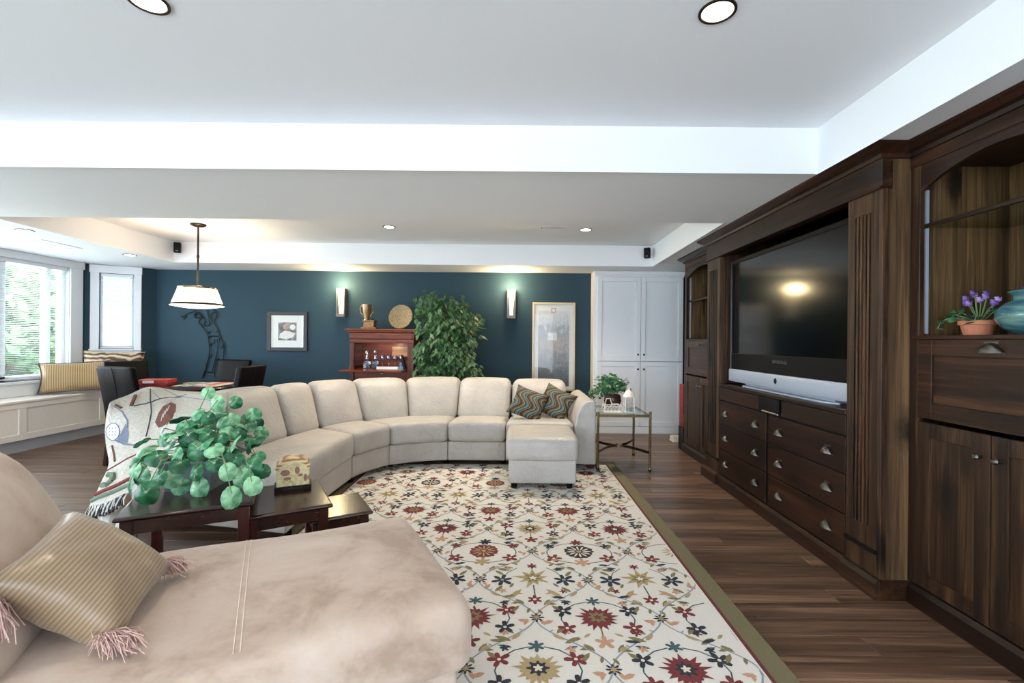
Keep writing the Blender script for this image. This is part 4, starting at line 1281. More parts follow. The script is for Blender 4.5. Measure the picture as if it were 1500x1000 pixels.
# trophy
tr = thing('trophy_cup', 'bronze trophy cup on a square stepped base upon the bar cabinet', 'trophy', (-2.05, 6.42, 1.401))
obj('base', MB().box(-2.13, -1.93, 6.34, 6.50, 1.401, 1.425).box(-2.10, -1.96, 6.36, 6.48, 1.425, 1.50).box(-2.11, -1.95, 6.35, 6.49, 1.50, 1.52), plain('aged_gold_wood', srgb(128, 92, 54), .35, .4, var=.3, bscale=25), tr, bevel=0.004)
obj('cup', MB().lathe([(0, 0), (.045, .002), (.035, .015), (.038, .04), (.055, .11), (.068, .20), (.07, .215), (.064, .215), (.05, .12), (0, .05)], (-2.075, 6.42, 1.52), 18), plain('bronze_cup_metal', srgb(158, 128, 96), .28, .85, var=.2, bscale=12), tr, smooth=True)
for s in (-1, 1):
    obj('handle', MB().tube([(-2.075 + s * .06, 6.42, 1.715), (-2.075 + s * .09, 6.42, 1.69), (-2.075 + s * .085, 6.42, 1.63), (-2.075 + s * .045, 6.42, 1.575)], .006, 6), M['brass'], tr, smooth=True)
obj('lid_knob', MB().lathe([(0, .03), (.014, .022), (.01, .008), (.03, 0), (0, 0)], (-1.99, 6.42, 1.521), 12), M['brass'], tr, smooth=True)
# decorative plate
pl = thing('carved_plate', 'round carved tan plate standing tilted on the bar cabinet', 'plate', (-1.62, 6.5, 1.401))
def carved():
    t = NT('carved_plate_relief')
    v = t.coords(); vo = t.n('ShaderNodeTexVoronoi'); vo.inputs['Scale'].default_value = 55; t.l(v, vo.inputs['Vector'])
    r = t.ramp(vo.outputs['Distance'], [(0.1, srgb(92, 72, 46)), (0.5, srgb(168, 146, 108))])
    t.l(r.outputs['Color'], t.b.inputs['Base Color']); t.bump(vo.outputs['Distance'], .5, .01); t.set(Roughness=.6)
    return t.m
M['carved'] = carved()
mb = MB().lathe([(0, 0), (.12, .002), (.145, .012), (.165, .02), (.172, .024), (.165, .03), (.14, .022), (.12, .012), (0, .01)], (0, 0, 0), 36)
Mx = Matrix.Translation((-1.625, 6.50, 1.572)) @ Matrix.Rotation(radians(76), 4, 'X') @ Matrix.Rotation(radians(-8), 4, 'Y')
obj('plate_disc', mb.xf(Mx), M['carved'], pl, smooth=True)
mb = MB().tube([(-1.68, 6.40, 1.404), (-1.68, 6.48, 1.41), (-1.67, 6.58, 1.52)], .004, 5).tube([(-1.57, 6.40, 1.404), (-1.57, 6.48, 1.41), (-1.58, 6.58, 1.52)], .004, 5)
obj('easel', mb, M['bronze'], pl)
# glassware on the bar
def decanter(x, y, label):
    t = thing('decanter', label, 'decanter', (x, y, .863), 'crystal decanters')
    obj('bottle', MB().lathe([(0, 0), (.05, 0), (.052, .10), (.045, .115), (.018, .135), (.016, .18), (.02, .185), (.014, .185), (.012, .13), (0, .12)], (x, y, .863), 8), M['crystal'], t)
    obj('stopper', MB().lathe([(0, 0), (.013, 0), (.026, .03), (.022, .06), (0, .068)], (x, y, 1.05), 8), M['crystal'], t)
    obj('liquor', MB().lathe([(0, .004), (.046, .004), (.047, .07), (0, .071)], (x, y, .863), 8), glassy('pale_liquor', (.72, .78, .86, 1)), t)
decanter(-2.02, 6.28, 'square crystal decanter nearest the left post of the bar')
decanter(-1.93, 6.36, 'crystal decanter second from the left post of the bar')
tray = thing('serving_tray', 'flat wooden glass tray inside the open bar cabinet', 'tray', (-1.72, 6.37, .862))
obj('tray_base', MB().box(-1.90, -1.50, 6.30, 6.46, .862, .880), M['cherry'], tray, bevel=0.003)
obj('tray_edge', MB().box(-1.90, -1.50, 6.294, 6.30, .862, .898), M['paper'], tray, bevel=0.002)
def wineglass(x, y, z, label):
    t = thing('wine_glass', label, 'glass', (x, y, z), 'wine glasses on the bar')
    obj('bowl', MB().lathe([(.004, .075), (.022, .085), (.034, .11), (.034, .14), (.030, .165), (.028, .165), (.031, .14), (.031, .112), (.018, .09), (0, .084)], (x, y, z), 14), M['crystal'], t, smooth=True)
    obj('stem', MB().lathe([(0, 0), (.032, .001), (.032, .004), (.006, .01), (.004, .02), (.004, .078), (0, .078)], (x, y, z), 12), M['crystal'], t, smooth=True)
for k, lab in enumerate(('wine glass on the bar next to the decanters', 'wine glass second from the decanters', 'wine glass third from the decanters', 'wine glass in the row beside the dark bottle')):
    wineglass(-1.835 + .085 * k, 6.36, .881, lab)
bo = thing('dark_bottle', 'dark bottle leaning among glasses at the right end of the bar', 'bottle', (-1.52, 6.25, .863))
mb = MB().lathe([(0, 0), (.026, 0), (.027, .12), (.012, .155), (.011, .20), (0, .20)], (0, 0, 0), 14)
obj('bottle_body', mb.xf(Matrix.Translation((-1.50, 6.25, .866)) @ Matrix.Rotation(radians(-16), 4, 'Y')), M['black'], bo, smooth=True)
for k, (x, y) in enumerate(((-1.57, 6.24), (-1.44 - .01, 6.33))):
    t = thing('tumbler', ('short crystal tumbler in front of the dark bottle', 'crystal tumbler by the right post of the bar')[k], 'glass', (x, y, .863), 'tumblers on the bar')
    obj('tumbler_body', MB().lathe([(0, 0), (.03, 0), (.035, .09), (.032, .09), (.028, .012), (0, .012)], (x, y, .863), 12), M['crystal'], t, smooth=True)

# ---------------------------------------------------------------- ficus tree
fx, fy = -1.02, 6.22
fic = thing('ficus_tree', 'tall leafy ficus tree behind the sofa beside the bar cabinet', 'plant', (fx, fy, 0))
obj('basket', MB().lathe([(0, 0), (.15, 0), (.18, .15), (.19, .30), (.18, .31), (.16, .28), (0, .27)], (fx, fy, 0), 24), M['wicker'], fic, smooth=True)
trk = [[(fx, fy, .27), (fx + .03, fy, .7), (fx + .02, fy + .02, 1.2), (fx + .06, fy, 1.7)], [(fx - .03, fy + .03, .27), (fx - .07, fy, .8), (fx - .05, fy, 1.3), (fx - .1, fy + .03, 1.74)], [(fx + .03, fy - .03, .27), (fx + .1, fy - .03, .75), (fx + .09, fy - .02, 1.15), (fx + .16, fy - .05, 1.5)]]
for t3 in trk:
    obj('trunk', MB().tube(t3, .016, 7, taper=.5), M['bark'], fic, smooth=True)
rnd = random.Random(21)
lm = MB(); br = MB()
for k in range(130):
    z = rnd.uniform(.62, 1.80)
    # width profile of the crown
    wv = .50 * (1 - max(0, (z - 1.45) / .45) ** 2 * .45)
    a = rnd.uniform(0, 2 * pi)
    rr = wv * sqrt(rnd.uniform(.3, 1))
    end = Vector((fx + .02 + rr * cos(a), fy - .06 + rr * .62 * sin(a), z + rnd.uniform(-.05, .08)))
    if end.x < -1.34: end.x = -1.34 + rnd.uniform(0, .12)
    end.y = min(end.y, YB - .08)
    st = Vector((fx + .02, fy, max(.5, z - .22)))
    br.tube([st, st.lerp(end, .5) + Vector((0, 0, .06)), end], .005, 5, taper=.4)
    for j in range(20):
        f = .3 + .75 * (j / 20)
        p = st.lerp(end, f) + Vector((rnd.gauss(0, .055), rnd.gauss(0, .045), .05 * (1 - abs(f - .5)) + rnd.gauss(0, .045)))
        p.y = min(p.y, YB - .05)
        if p.x < -1.35: p.x = -1.35 + rnd.uniform(0, .06)
        d = Vector((rnd.gauss(0, .5) + .35 * cos(a), rnd.gauss(0, .3) - .25, rnd.uniform(-1.4, -.15)))
        if d.x < -.2 and p.x < -1.28: d.x = -.1
        leafpoly(lm, p, d, (rnd.gauss(0, .3), -.6, 1), rnd.uniform(.075, .115), rnd.uniform(.042, .058))
obj('branches', br, M['bark'], fic, kind='stuff')
fl_o = obj('foliage', lm, M['ficus_leaf'], fic, kind='stuff', fixn=False)

# ---------------------------------------------------------------- dining set
tx, tyy = -3.50, 5.05
dt = thing('dining_table', 'round dark wood pedestal table under the pendant lamp', 'table', (tx, tyy, 0))
obj('tabletop', MB().lathe([(0, .73), (.54, .73), (.56, .737), (.565, .748), (.56, .758), (.54, .76), (0, .76)], (tx, tyy, 0), 48), M['mahog_x'], dt, smooth=True)
obj('apron', MB().lathe([(.46, .66), (.46, .73), (.44, .73), (.44, .66), (.46, .66)], (tx, tyy, 0), 40), M['mahog_z'], dt, smooth=True)
obj('pedestal', MB().lathe([(0, .66), (.10, .66), (.06, .55), (.075, .40), (.05, .2), (.10, .12), (0, .12)], (tx, tyy, 0), 20), M['mahog_z'], dt, smooth=True)
for k in range(4):
    a = pi / 4 + k * pi / 2
    obj('foot', MB().tube([(tx + .05 * cos(a), tyy + .05 * sin(a), .16), (tx + .2 * cos(a), tyy + .2 * sin(a), .09), (tx + .36 * cos(a), tyy + .36 * sin(a), .025)], .025, 7), M['mahog_z'], dt, smooth=True)
def chair_proto(label):
    t = thing('dining_chair', label, 'chair', (0, 0, 0), 'dark leather dining chairs')
    obj('seat', MB().rbox(.225, .23, .05, .035, lambda x, y, z: (x, y + .02, z + .43), bz=.012), M['black_leather'], t, smooth=True)
    # back on local -y side, facing +y, reclined slightly
    obj('backrest', MB().rbox(.215, .032, .285, .02, lambda x, y, z: (x * (1 + .04 * (z / .285)), y - .215 - .09 * ((z + .285) / .57) ** 1.3, z + .69), by=.006), M['black_leather'], t, smooth=True)
    obj('back_seam', MB().tube([(0, -.250 - .09 * (k / 8) ** 1.3 - .004, .42 + .55 * k / 8) for k in range(9)], .003, 5), M['black'], t)
    for sx in (-1, 1):
        obj('leg', MB().bar((sx * .19, .20, .0), (sx * .19, .20, .40), .04, .04), M['mahog_z'], t, bevel=.004)
        obj('leg', MB().bar((sx * .19, -.25, .0), (sx * .19, -.20, .42), .04, .04), M['mahog_z'], t, bevel=.004)
    return t
def face(o, x, y, yaw):
    o.location = (x, y, 0); o.rotation_euler = (0, 0, yaw)
ch0 = chair_proto('dark leather dining chair nearest the window bench, its back to the sofa')
face(ch0, -3.78, 4.80, radians(-14))
for (x, y, yaw, lab) in ((-4.42, 5.50, radians(-115), 'dark leather dining chair behind the nearest one, beside the bench cushions'),
                         (-3.80, 5.98, radians(176), 'dining chair on the wall side of the table, its leather front facing the room'),
                         (-3.05, 4.87, radians(88), 'dark dining chair right of the table, between table and sofa back')):
    c = copy_tree(ch0); c['label'] = lab; face(c, x, y, yaw)
gb = thing('board_game_box', 'red board game box on the round table', 'box', (-3.80, 4.93, .76))
redm = plain('red_game_print', srgb(150, 42, 40), .4, var=.45, bscale=22)
Mx = Matrix.Translation((-3.80, 4.95, .761)) @ Matrix.Rotation(radians(15), 4, 'Z')
obj('box_tray', MB().box(-.14, .14, -.11, .11, 0, .04).xf(Mx), redm, gb, bevel=.002)
obj('box_lid', MB().box(-.143, .143, -.113, .113, .022, .058).xf(Mx), plain('patterned_game_lid', srgb(176, 60, 52), .4, var=.5, bscale=30), gb, bevel=.002)
obj('white_panel', MB().box(-.08, .02, -.1145, -.112, .026, .052).xf(Mx), M['paper'], gb)
pz = thing('jigsaw_puzzle', 'half finished colourful jigsaw lying on the round table', 'puzzle', (-3.40, 5.06, .76))
rnd = random.Random(4)
pm = [plain('puzzle_' + n, c, .6, var=.3, bscale=60) for n, c in (('cream', srgb(206, 196, 178)), ('coral', srgb(196, 110, 92)), ('sage', srgb(130, 136, 110)), ('grey', srgb(120, 116, 118)))]
for k in range(60):
    i, j = k % 10, k // 10
    x0, y0 = -3.66 + .056 * i, 4.82 + .08 * j
    if (x0 - tx) ** 2 + (y0 - tyy) ** 2 > .25 or (x0 < -3.58 and y0 < 5.13): continue
    obj('puzzle_piece', MB().box(x0, x0 + .054, y0, y0 + .077, .7605, .7635), pm[rnd.randrange(2) if i > 5 else rnd.choice((0, 0, 2, 3))], pz)

# pendant lamp
px, py = -3.40, 4.98
pn = thing('pendant_lamp', 'pendant lamp with lit cream drum shade over the round table', 'lamp', (px, py, ZC))
obj('ceiling_canopy', MB().lathe([(0, 0), (.075, 0), (.075, -.012), (.05, -.026), (.015, -.032), (0, -.032)], (px, py, ZC - .001), 24), M['bronze'], pn, smooth=True)
obj('rod', MB().tube([(px, py, ZC - .03), (px, py, 1.81)], .009, 10).lathe([(.009, 2.10), (.013, 2.10), (.013, 2.13), (.009, 2.13)], (px, py, 0), 12), M['bronze'], pn, smooth=True)
sh = obj('lamp_shade', MB().lathe([(.175, 1.775), (.235, 1.60), (.231, 1.60), (.171, 1.775), (.175, 1.775)], (px, py, 0), 40), M['shade'], pn, smooth=True)
obj('top_band', MB().lathe([(.180, 1.772), (.180, 1.79), (.168, 1.79), (.168, 1.772), (.180, 1.772)], (px, py, 0), 40), M['brass'], sh, smooth=True)
obj('bottom_band', MB().lathe([(.230, 1.622), (.2385, 1.598), (.232, 1.598), (.228, 1.622), (.230, 1.622)], (px, py, 0), 40), M['bronze'], sh, smooth=True)
obj('diffuser', MB().lathe([(0, 1.565), (.12, 1.573), (.242, 1.594), (.242, 1.599), (0, 1.60)], (px, py, 0), 40), M['shade'], pn, smooth=True)
mb = MB()
for k in range(3):
    a = 2 * pi * k / 3
    mb.tube([(px, py, 1.81), (px + .172 * cos(a), py + .172 * sin(a), 1.785)], .004, 5)
obj('shade_spider', mb, M['brass'], pn)
light('pendant_bulb', 'POINT', (px, py, 1.69), 8, WARM, shadow_soft_size=0.06)
light('pendant_uplight', 'SPOT', (px, py, 1.85), 26, (1, .74, .46), (pi, 0, 0), spot_size=radians(150), spot_blend=.8, shadow_soft_size=0.08)

# ---------------------------------------------------------------- rug with tufted pattern
RT = 0.012
rugM = Matrix.Translation((-.235, 2.75, 0)) @ Matrix.Rotation(radians(.9), 4, 'Z')
rx, ry0, ry1 = 1.265, -2.25, 2.10
rug = thing('area_rug', 'cream floral area rug with olive border in front of the sofa', 'rug', (-.235, 2.75, 0))
cream_yarn = plain('cream_rug_pile', srgb(222, 218, 210), .95, bump=.5, bscale=260, var=.05)
olive_yarn = plain('olive_rug_border', srgb(116, 108, 80), .95, bump=.5, bscale=260, var=.16)
obj('rug_border', MB().box(-rx, rx, ry0, ry1, .0015, RT - .001).xf(rugM), olive_yarn, rug, bevel=.003)
BW = .105
obj('rug_field', MB().box(-rx + BW, rx - BW, ry0 + BW, ry1 - BW, .004, RT).xf(rugM), cream_yarn, rug)
mb = MB()
maroon_yarn = plain('maroon_rug_line', srgb(104, 52, 50), .95, var=.2, bscale=200)
for f, w0 in ((BW - .004, .016),):
    mb.box(-rx + f - w0 / 2, -rx + f + w0 / 2, ry0 + f, ry1 - f, RT - .002, RT + .0012); mb.box(rx - f - w0 / 2, rx - f + w0 / 2, ry0 + f, ry1 - f, RT - .002, RT + .0012)
    mb.box(-rx + f, rx - f, ry1 - f - w0 / 2, ry1 - f + w0 / 2, RT - .002, RT + .0012); mb.box(-rx + f, rx - f, ry0 + f - w0 / 2, ry0 + f + w0 / 2, RT - .002, RT + .0012)
obj('border_line', mb.xf(rugM), maroon_yarn, rug)
yarn = [('maroon', srgb(116, 50, 52)), ('navy', srgb(46, 50, 60)), ('olive', srgb(126, 118, 82)), ('peach', srgb(190, 148, 120)), ('tan', srgb(172, 152, 112)), ('blue', srgb(140, 152, 164)), ('cream', srgb(222, 212, 192)), ('teal', srgb(66, 92, 96))]
YI = {n: i for i, (n, c) in enumerate(yarn)}
ymats = [plain('rug_yarn_' + n, c, .95, var=.14, bscale=160) for n, c in yarn]
pat = MB()
rnd = random.Random(9)
LIMX, LIM0, LIM1 = rx - BW - .012, ry0 + BW + .012, ry1 - BW - .012
def clampp(p): return (max(-LIMX, min(LIMX, p[0])), max(LIM0, min(LIM1, p[1])))
def rp(pts, mi, lev=0):
    if all(abs(p[0]) > LIMX for p in pts) or all(p[1] < LIM0 or p[1] > LIM1 for p in pts): return
    pts = [clampp(p) for p in pts]
    b = len(pat.v)
    z = RT + .0006 + .0004 * lev + rnd.uniform(0, .00034)
    pat.v += [(p[0], p[1], z) for p in pts]; pat.face(range(b, b + len(pts)), YI[mi])
def flower(cx, cy, n, r0, r1, mi, lev=1, ph=0, ex=1.0, jag=False):
    pts = []
    if n <= 8 and r0 < r1 * .8:      # rounded petals
        for k in range(n):
            q = r1 * rnd.uniform(.92, 1.08)
            for da, rr in ((-.5, r0), (-.27, q * .72), (-.12, q * .97), (.12, q * .97), (.27, q * .72)):
                a = ph + 2 * pi * (k + da) / n + pi / 2
                pts.append((cx + rr * cos(a) * ex, cy + rr * sin(a)))
    for k in range(n * 2):
        if pts and n <= 8 and r0 < r1 * .8: break
        r = r1 if k % 2 == 0 else r0
        if jag and k % 2 == 0: r *= (1.0, .84, 1.12, .92, 1.05, .8)[(k // 2) % 6]
        r *= rnd.uniform(.93, 1.07)
        a = ph + pi * k / n + pi / 2
        pts.append((cx + r * cos(a) * ex, cy + r * sin(a)))
    # triangle fan so concave stars stay correct
    if abs(cx) > LIMX or cy < LIM0 or cy > LIM1: return
    pts = [clampp(p) for p in pts]
    z = RT + .0006 + .0004 * lev + rnd.uniform(0, .00034)
    b = len(pat.v); pat.v += [(cx, cy, z)] + [(p[0], p[1], z) for p in pts]
    m = len(pts)
    for k in range(m): pat.face((b, b + 1 + k, b + 1 + (k + 1) % m), YI[mi])
def disc(cx, cy, r, mi, lev=2, n=12, ex=1): flower(cx, cy, n // 2, r, r, mi, lev, 0, ex)
def leaf(cx, cy, a, L, W, mi, lev=0):
    d = (cos(a), sin(a)); s = (-d[1], d[0])
    q = lambda u, v: (cx + d[0] * u * L + s[0] * v * W, cy + d[1] * u * L + s[1] * v * W)
    rp([q(0, 0), q(.35, .45), q(.75, .5), q(1, .15), q(.7, -.25), q(.35, -.35)], mi, lev)
def stroke(pts, wv, mi, lev=0):
    for (x0, y0), (x1, y1) in zip(pts[:-1], pts[1:]):
        dx, dy = x1 - x0, y1 - y0; l = max(1e-6, sqrt(dx * dx + dy * dy)); nx, ny = -dy / l * wv / 2, dx / l * wv / 2
        rp([(x0 + nx, y0 + ny), (x0 - nx, y0 - ny), (x1 - nx, y1 - ny), (x1 + nx, y1 + ny)], mi, lev)
ax, bY = .56, .333
rnd = random.Random(9)
inv = rugM.inverted()
def cell(cx, cy, kind, alt):
    P = lambda x, y: (cx + x, cy + y)
    # ogee outline half-curves
    for s in (-1, 1):
        stroke([P(s * (ax / 4 + ax / 4 * cos(pi * y / bY)), y) for y in [bY * (-1 + 2 * k / 22) for k in range(12)]], .007, 'blue')
        for y in (-.20, -.10):
            x = s * (ax / 4 + ax / 4 * cos(pi * y / bY))
            leaf(*P(x, y), pi / 2 + s * .9, .022, .010, 'blue')
    # small filler leaves along the vines
    for s in (-1, 1):
        for (xx, yy, aa, L, W, mm) in ((.235, .10, 2.2, .05, .018, 'olive'), (.215, -.115, -2.4, .05, .018, 'tan'), (.09, .215, .9, .055, .02, 'olive'), (.075, -.235, -.9, .055, .02, 'olive'), (.045, .275, 1.9, .04, .016, 'peach'), (.125, .165, .2, .055, .018, 'navy' if alt else 'olive'), (.19, .14, -.6, .04, .018, 'tan'), (.115, -.195, -.3, .05, .016, 'teal'), (.245, .03, 1.2, .035, .014, 'olive')):
            leaf(*P(s * xx, yy), aa if s > 0 else pi - aa, L * 1.25, W * 1.35, mm, .55)
        flower(*P(s * .13, .225), 5, .008, .022, 'maroon' if alt else 'peach', 1, .4); flower(*P(s * .145, -.215), 5, .008, .022, 'peach' if alt else 'navy', 1, .2)
    # pinch flower
    flower(*P(0, -bY), 8, .014, .034, 'navy', 1); flower(*P(0, -bY), 6, .008, .018, 'tan', 2)
    red, blue = ('maroon', 'navy') if alt else ('navy', 'maroon')
    if kind == 0:      # rosette in an oval vine
        c1 = 'maroon' if alt else 'navy'
        flower(*P(0, 0), 16, .078, .088, c1, 1)
        for k in range(12): leaf(*P(.018 * cos(k * pi / 6), .018 * sin(k * pi / 6)), k * pi / 6, .056, .014, 'tan' if alt else 'cream', 2)
        disc(*P(0, 0), .014, 'tan', 3)
        stroke([P(.19 * cos(a), .13 * sin(a) - .015) for a in [pi * (-.45 + 1.9 * k / 30) + pi / 2 - pi * .5 for k in range(31)]], .006, 'teal')
        flower(*P(0, .125), 7, .02, .042, blue, 1); flower(*P(0, -.135), 6, .02, .048, 'peach' if not alt else 'tan', 1)
        for s in (-1, 1):
            flower(*P(s * .155, -.085), 5, .016, .048, red if alt else blue, 1, s * .3); disc(*P(s * .155, -.085), .008, 'cream', 2)
            flower(*P(s * .17, .075), 5, .014, .036, red, 1, .2)
            leaf(*P(s * .12, .10), (0 if s > 0 else pi) + s * .5, .05, .02, 'olive'); leaf(*P(s * .16, -.14), (0 if s > 0 else pi) - s * .8, .05, .022, 'olive')
            leaf(*P(s * .20, .0), (0 if s > 0 else pi) - s * .9, .045, .026, 'peach')
    elif kind == 1:    # tan star palmette
        flower(*P(0, .02), 9, .045, .098, 'tan', 1, 0, 1, True); flower(*P(0, .02), 7, .022, .045, 'olive', 2); flower(*P(0, .02), 5, .01, .022, 'cream', 3)
        stroke([P(0, -.05), P(.003, -.15)], .007, 'teal'); flower(*P(0, -.185), 6, .018, .04, 'maroon', 1); disc(*P(0, -.185), .009, 'cream', 2)
        flower(*P(0, .15), 6, .012, .03, 'maroon', 1)
        for s in (-1, 1):
            flower(*P(s * .16, .0), 6, .018, .058, 'navy', 1, .2 * s); disc(*P(s * .16, 0), .010, 'blue', 2)
            leaf(*P(s * .06, -.09), -pi / 2 + s * .7, .11, .035, 'tan'); leaf(*P(s * .05, -.13), (0 if s > 0 else pi), .055, .018, 'peach')
            leaf(*P(s * .22, -.04), -pi / 2 + s * .6, .055, .032, 'peach'); leaf(*P(s * .12, .10), (0 if s > 0 else pi) + .4 * s, .07, .034, 'olive')
            leaf(*P(s * .10, -.03), -pi / 2 + .5 * s, .05, .02, 'olive')
            stroke([P(s * .08, .13), P(s * .13, .08), P(s * .16, .01)], .005, 'teal')
    else:              # spiky palmette
        c1 = 'maroon' if alt or kind == 2 else 'tan'
        flower(*P(0, 0), 18, .060, .092, c1, 1, 0, 1.05, True)
        flower(*P(0, .005), 8, .028, .045, 'navy' if kind == 3 else 'olive', 2); flower(*P(0, .005), 5, .010, .02, 'cream' if kind == 3 else 'maroon', 3)
        stroke([P(0, -.08), P(0, -.15)], .007, 'olive'); flower(*P(0, -.17), 5, .016, .044, 'peach' if alt else 'maroon', 1)
        flower(*P(0, .135), 6, .014, .036, 'teal', 1)
        for s in (-1, 1):
            flower(*P(s * .15, .055), 5, .015, .046, 'navy' if alt else 'maroon', 1, .3); disc(*P(s * .15, .055), .008, 'cream', 2)
            flower(*P(s * .145, -.075), 5, .015, .046, 'maroon' if alt else 'navy', 1, .1); disc(*P(s * .145, -.075), .008, 'cream', 2)
            stroke([P(s * .03, .13), P(s * .09, .11), P(s * .15, .06), P(s * .165, -.01), P(s * .145, -.075)], .006, 'teal')
            leaf(*P(s * .17, .11), (0 if s > 0 else pi) + .2 * s, .06, .022, 'olive'); leaf(*P(s * .10, -.135), (0 if s > 0 else pi) - .5 * s, .08, .03, 'olive')
            leaf(*P(s * .20, -.02), (0 if s > 0 else pi) - .3 * s, .055, .03, 'peach'); leaf(*P(s * .05, -.11), -pi / 2 + .9 * s, .045, .018, 'tan')
for j in range(-5, 9):
    for i in range(-4, 5):
        X = .365 + ax * i + (ax / 2 if j % 2 else 0); Y = 2.114 + bY * j
        p = inv @ Vector((X, Y, 0))
        kind = {0: 2, 1: 1, 2: 0, 3: 3}[j % 4]
        cell(p.x, p.y, kind, i % 2 == 0 if j % 4 != 2 else (i % 2 != 0))
obj('tufted_pattern', pat.xf(rugM), ymats, rug, kind='stuff', fixn=False)

# ---------------------------------------------------------------- sectional sofa
sofa = thing('sectional_sofa', 'cream leather curved sectional sofa facing the television', 'sofa', (-1.0, 4.8, 0))
# stations: seat front F and seat/back meeting point Mq, outward depth beyond
ST = [((.555, 4.66), (.555, 5.16)), ((-.125, 4.66), (-.10, 5.16)), ((-.70, 4.66), (-.68, 5.16)), ((-1.20, 4.46), (-1.56, 4.83)), ((-1.40, 4.03), (-1.86, 4.46)), ((-1.38, 2.86), (-2.13, 3.02))]
def lerp2(a, b, t): return Vector((a[0] + (b[0] - a[0]) * t, a[1] + (b[1] - a[1]) * t))
def secmap(k, arcf=0.0, arcb=0.0):
    (F0, M0), (F1, M1) = ST[k], ST[k + 1]
    F0, M0, F1, M1 = map(Vector, (F0, M0, F1, M1))
    def f(s, d):           # s 0..1 along, d metres from seat front outwards
        Fp = F0.lerp(F1, s); Mp = M0.lerp(M1, s)
        dr = (Mp - Fp).normalized()
        bow = 4 * s * (1 - s)
        return Fp + dr * (d + (arcf * bow))
    return f
arcs = [0, 0, .03, .03, .02]
for k in range(5):
    f = secmap(k, arcs[k])
    Ls = (Vector(ST[k][0]) - Vector(ST[k + 1][0])).length
    depthF = (Vector(ST[k][1]) - Vector(ST[k][0])).length
    dep = .62 if k < 2 else .70
    # base
    def fb(x, y, z, f=f, Ls=Ls):
        p = f(.5 + x, .03 + .47 + y); return (p.x, p.y, z + .155)
    obj('base', MB().rbox(.498, .47, .095, .018, lambda x, y, z, fb=fb: fb(x, y, z), inner=6), M['leather'], sofa, smooth=True)
    # seat cushion, top dips towards the back
    def fs(x, y, z, f=f, dep=dep):
        p = f(.5 + x, -.01 + dep / 2 + y)
        q = (y + dep / 2) / dep
        return (p.x, p.y, z + .352 - .035 * q * (1 if z > 0 else .3))
    ins = .497
    def rb(hx, hy, hz, r, fn, Lx, **kw):
        # x is in fractions of the module: scale so rounding is even
        return MB().rbox(hx * Lx, hy, hz, r, lambda x, y, z: fn(x / Lx, y, z), **kw)
    obj('seat_cushion', rb(ins, dep / 2, .10, .045, fs, max(Ls, .5), bz=.018, by=.008, inner=7), M['leather'], sofa, smooth=True)
# right arm
mb = MB()
prof = [(.556, .06), (.556, .44), (.565, .50), (.585, .57), (.615, .628), (.655, .665), (.70, .68), (.735, .675), (.757, .655), (.76, .06)]
mb.prism([(x, 4.575, z) for x, z in prof], (0, 1.07, 0))
a = obj('armrest', mb, M['leather'], sofa, bevel=.012)
a.data.polygons.foreach_set('use_smooth', [True] * len(a.data.polygons)); a.data.set_sharp_from_angle(angle=radians(50))
# back frame (outer shell), one per module
def outward(k, s, d): return secmap(k)(s, d)
for k in range(5):
    D0 = [(Vector(ST[i][1]) - Vector(ST[i][0])).length for i in (k, k + 1)]
    def fo(x, y, z, k=k, D0=D0):
        s = .5 + x; d = D0[0] + (D0[1] - D0[0]) * s
        p = secmap(k)(s, d + .40 + y + .03 * (z / .3)); return (p.x, p.y, z + .40)
    obj('back_frame', MB().rbox(.499, .07, .34, .03, fo, inner=6), M['leather'], sofa, smooth=True)
# back cushions: list of (module, s0, s1)
for (k, s0, s1, zt) in ((0, 0.02, .97, .805), (1, .0, 1.0, .815), (2, .0, .52, .82), (2, .52, 1.0, .82), (3, .0, 1.0, .82), (4, .0, .29, .82), (4, .29, .66, .83), (4, .66, .985, .83)):
    D0 = [(Vector(ST[i][1]) - Vector(ST[i][0])).length for i in (k, k + 1)]
    Lc = (Vector(ST[k][1]) - Vector(ST[k + 1][1])).length * (s1 - s0) * 1.08
    hz = (zt - .385) / 2
    def fbk(x, y, z, k=k, s0=s0, s1=s1, D0=D0, Lc=Lc, hz=hz):
        s = s0 + (s1 - s0) * (.5 + x / Lc)
        d = D0[0] + (D0[1] - D0[0]) * s
        h = (z + hz) / (2 * hz)
        p = secmap(k)(s, d - .02 + .14 + y * (1 - .25 * h) + .20 * h)
        return (p.x, p.y, z + .385 + hz)
    c = obj('back_cushion', MB().rbox(Lc * .497, .14, hz, .075, fbk, by=.035, bz=.015, inner=7, seg=4), M['leather'], sofa, smooth=True, auto=False)
# feet
for (x, y) in ((-.70, 4.75), (-1.22, 4.60), (-1.43, 4.08), (-1.43, 3.5), (-1.42, 2.95), (-.12, 4.75)):
    obj('foot', MB().lathe([(0, 0), (.022, 0), (.028, .06), (0, .06)], (x - .03, y + .03, .0125), 10), M['black'], sofa, smooth=True)
obj('arm_foot', MB().prism([(.69, 4.60, .013), (.745, 4.60, .013), (.752, 4.60, .066), (.64, 4.60, .066)], (0, .08, 0)), M['mahog_z'], sofa, bevel=.004)

# ottoman
ott = thing('ottoman', 'cream leather ottoman pushed against the right end of the sofa', 'ottoman', (.21, 4.25, 0))
obj('base', MB().rbox(.285, .32, .100, .018, lambda x, y, z: (x + .208, y + 4.27, z + .158)), M['leather'], ott, smooth=True)
obj('cushion', MB().rbox(.305, .335, .098, .05, lambda x, y, z: (x + .21, y + 4.265, z + .342), bz=.016, by=.012, bx=.012, inner=7), M['leather'], ott, smooth=True)
for (x, y) in ((-.03, 4.0), (.44, 4.0), (-.03, 4.5), (.44, 4.5)):
    obj('foot', MB().lathe([(0, 0), (.024, 0), (.028, .05), (0, .05)], (x, y, .0125), 10), M['black'], ott, smooth=True)

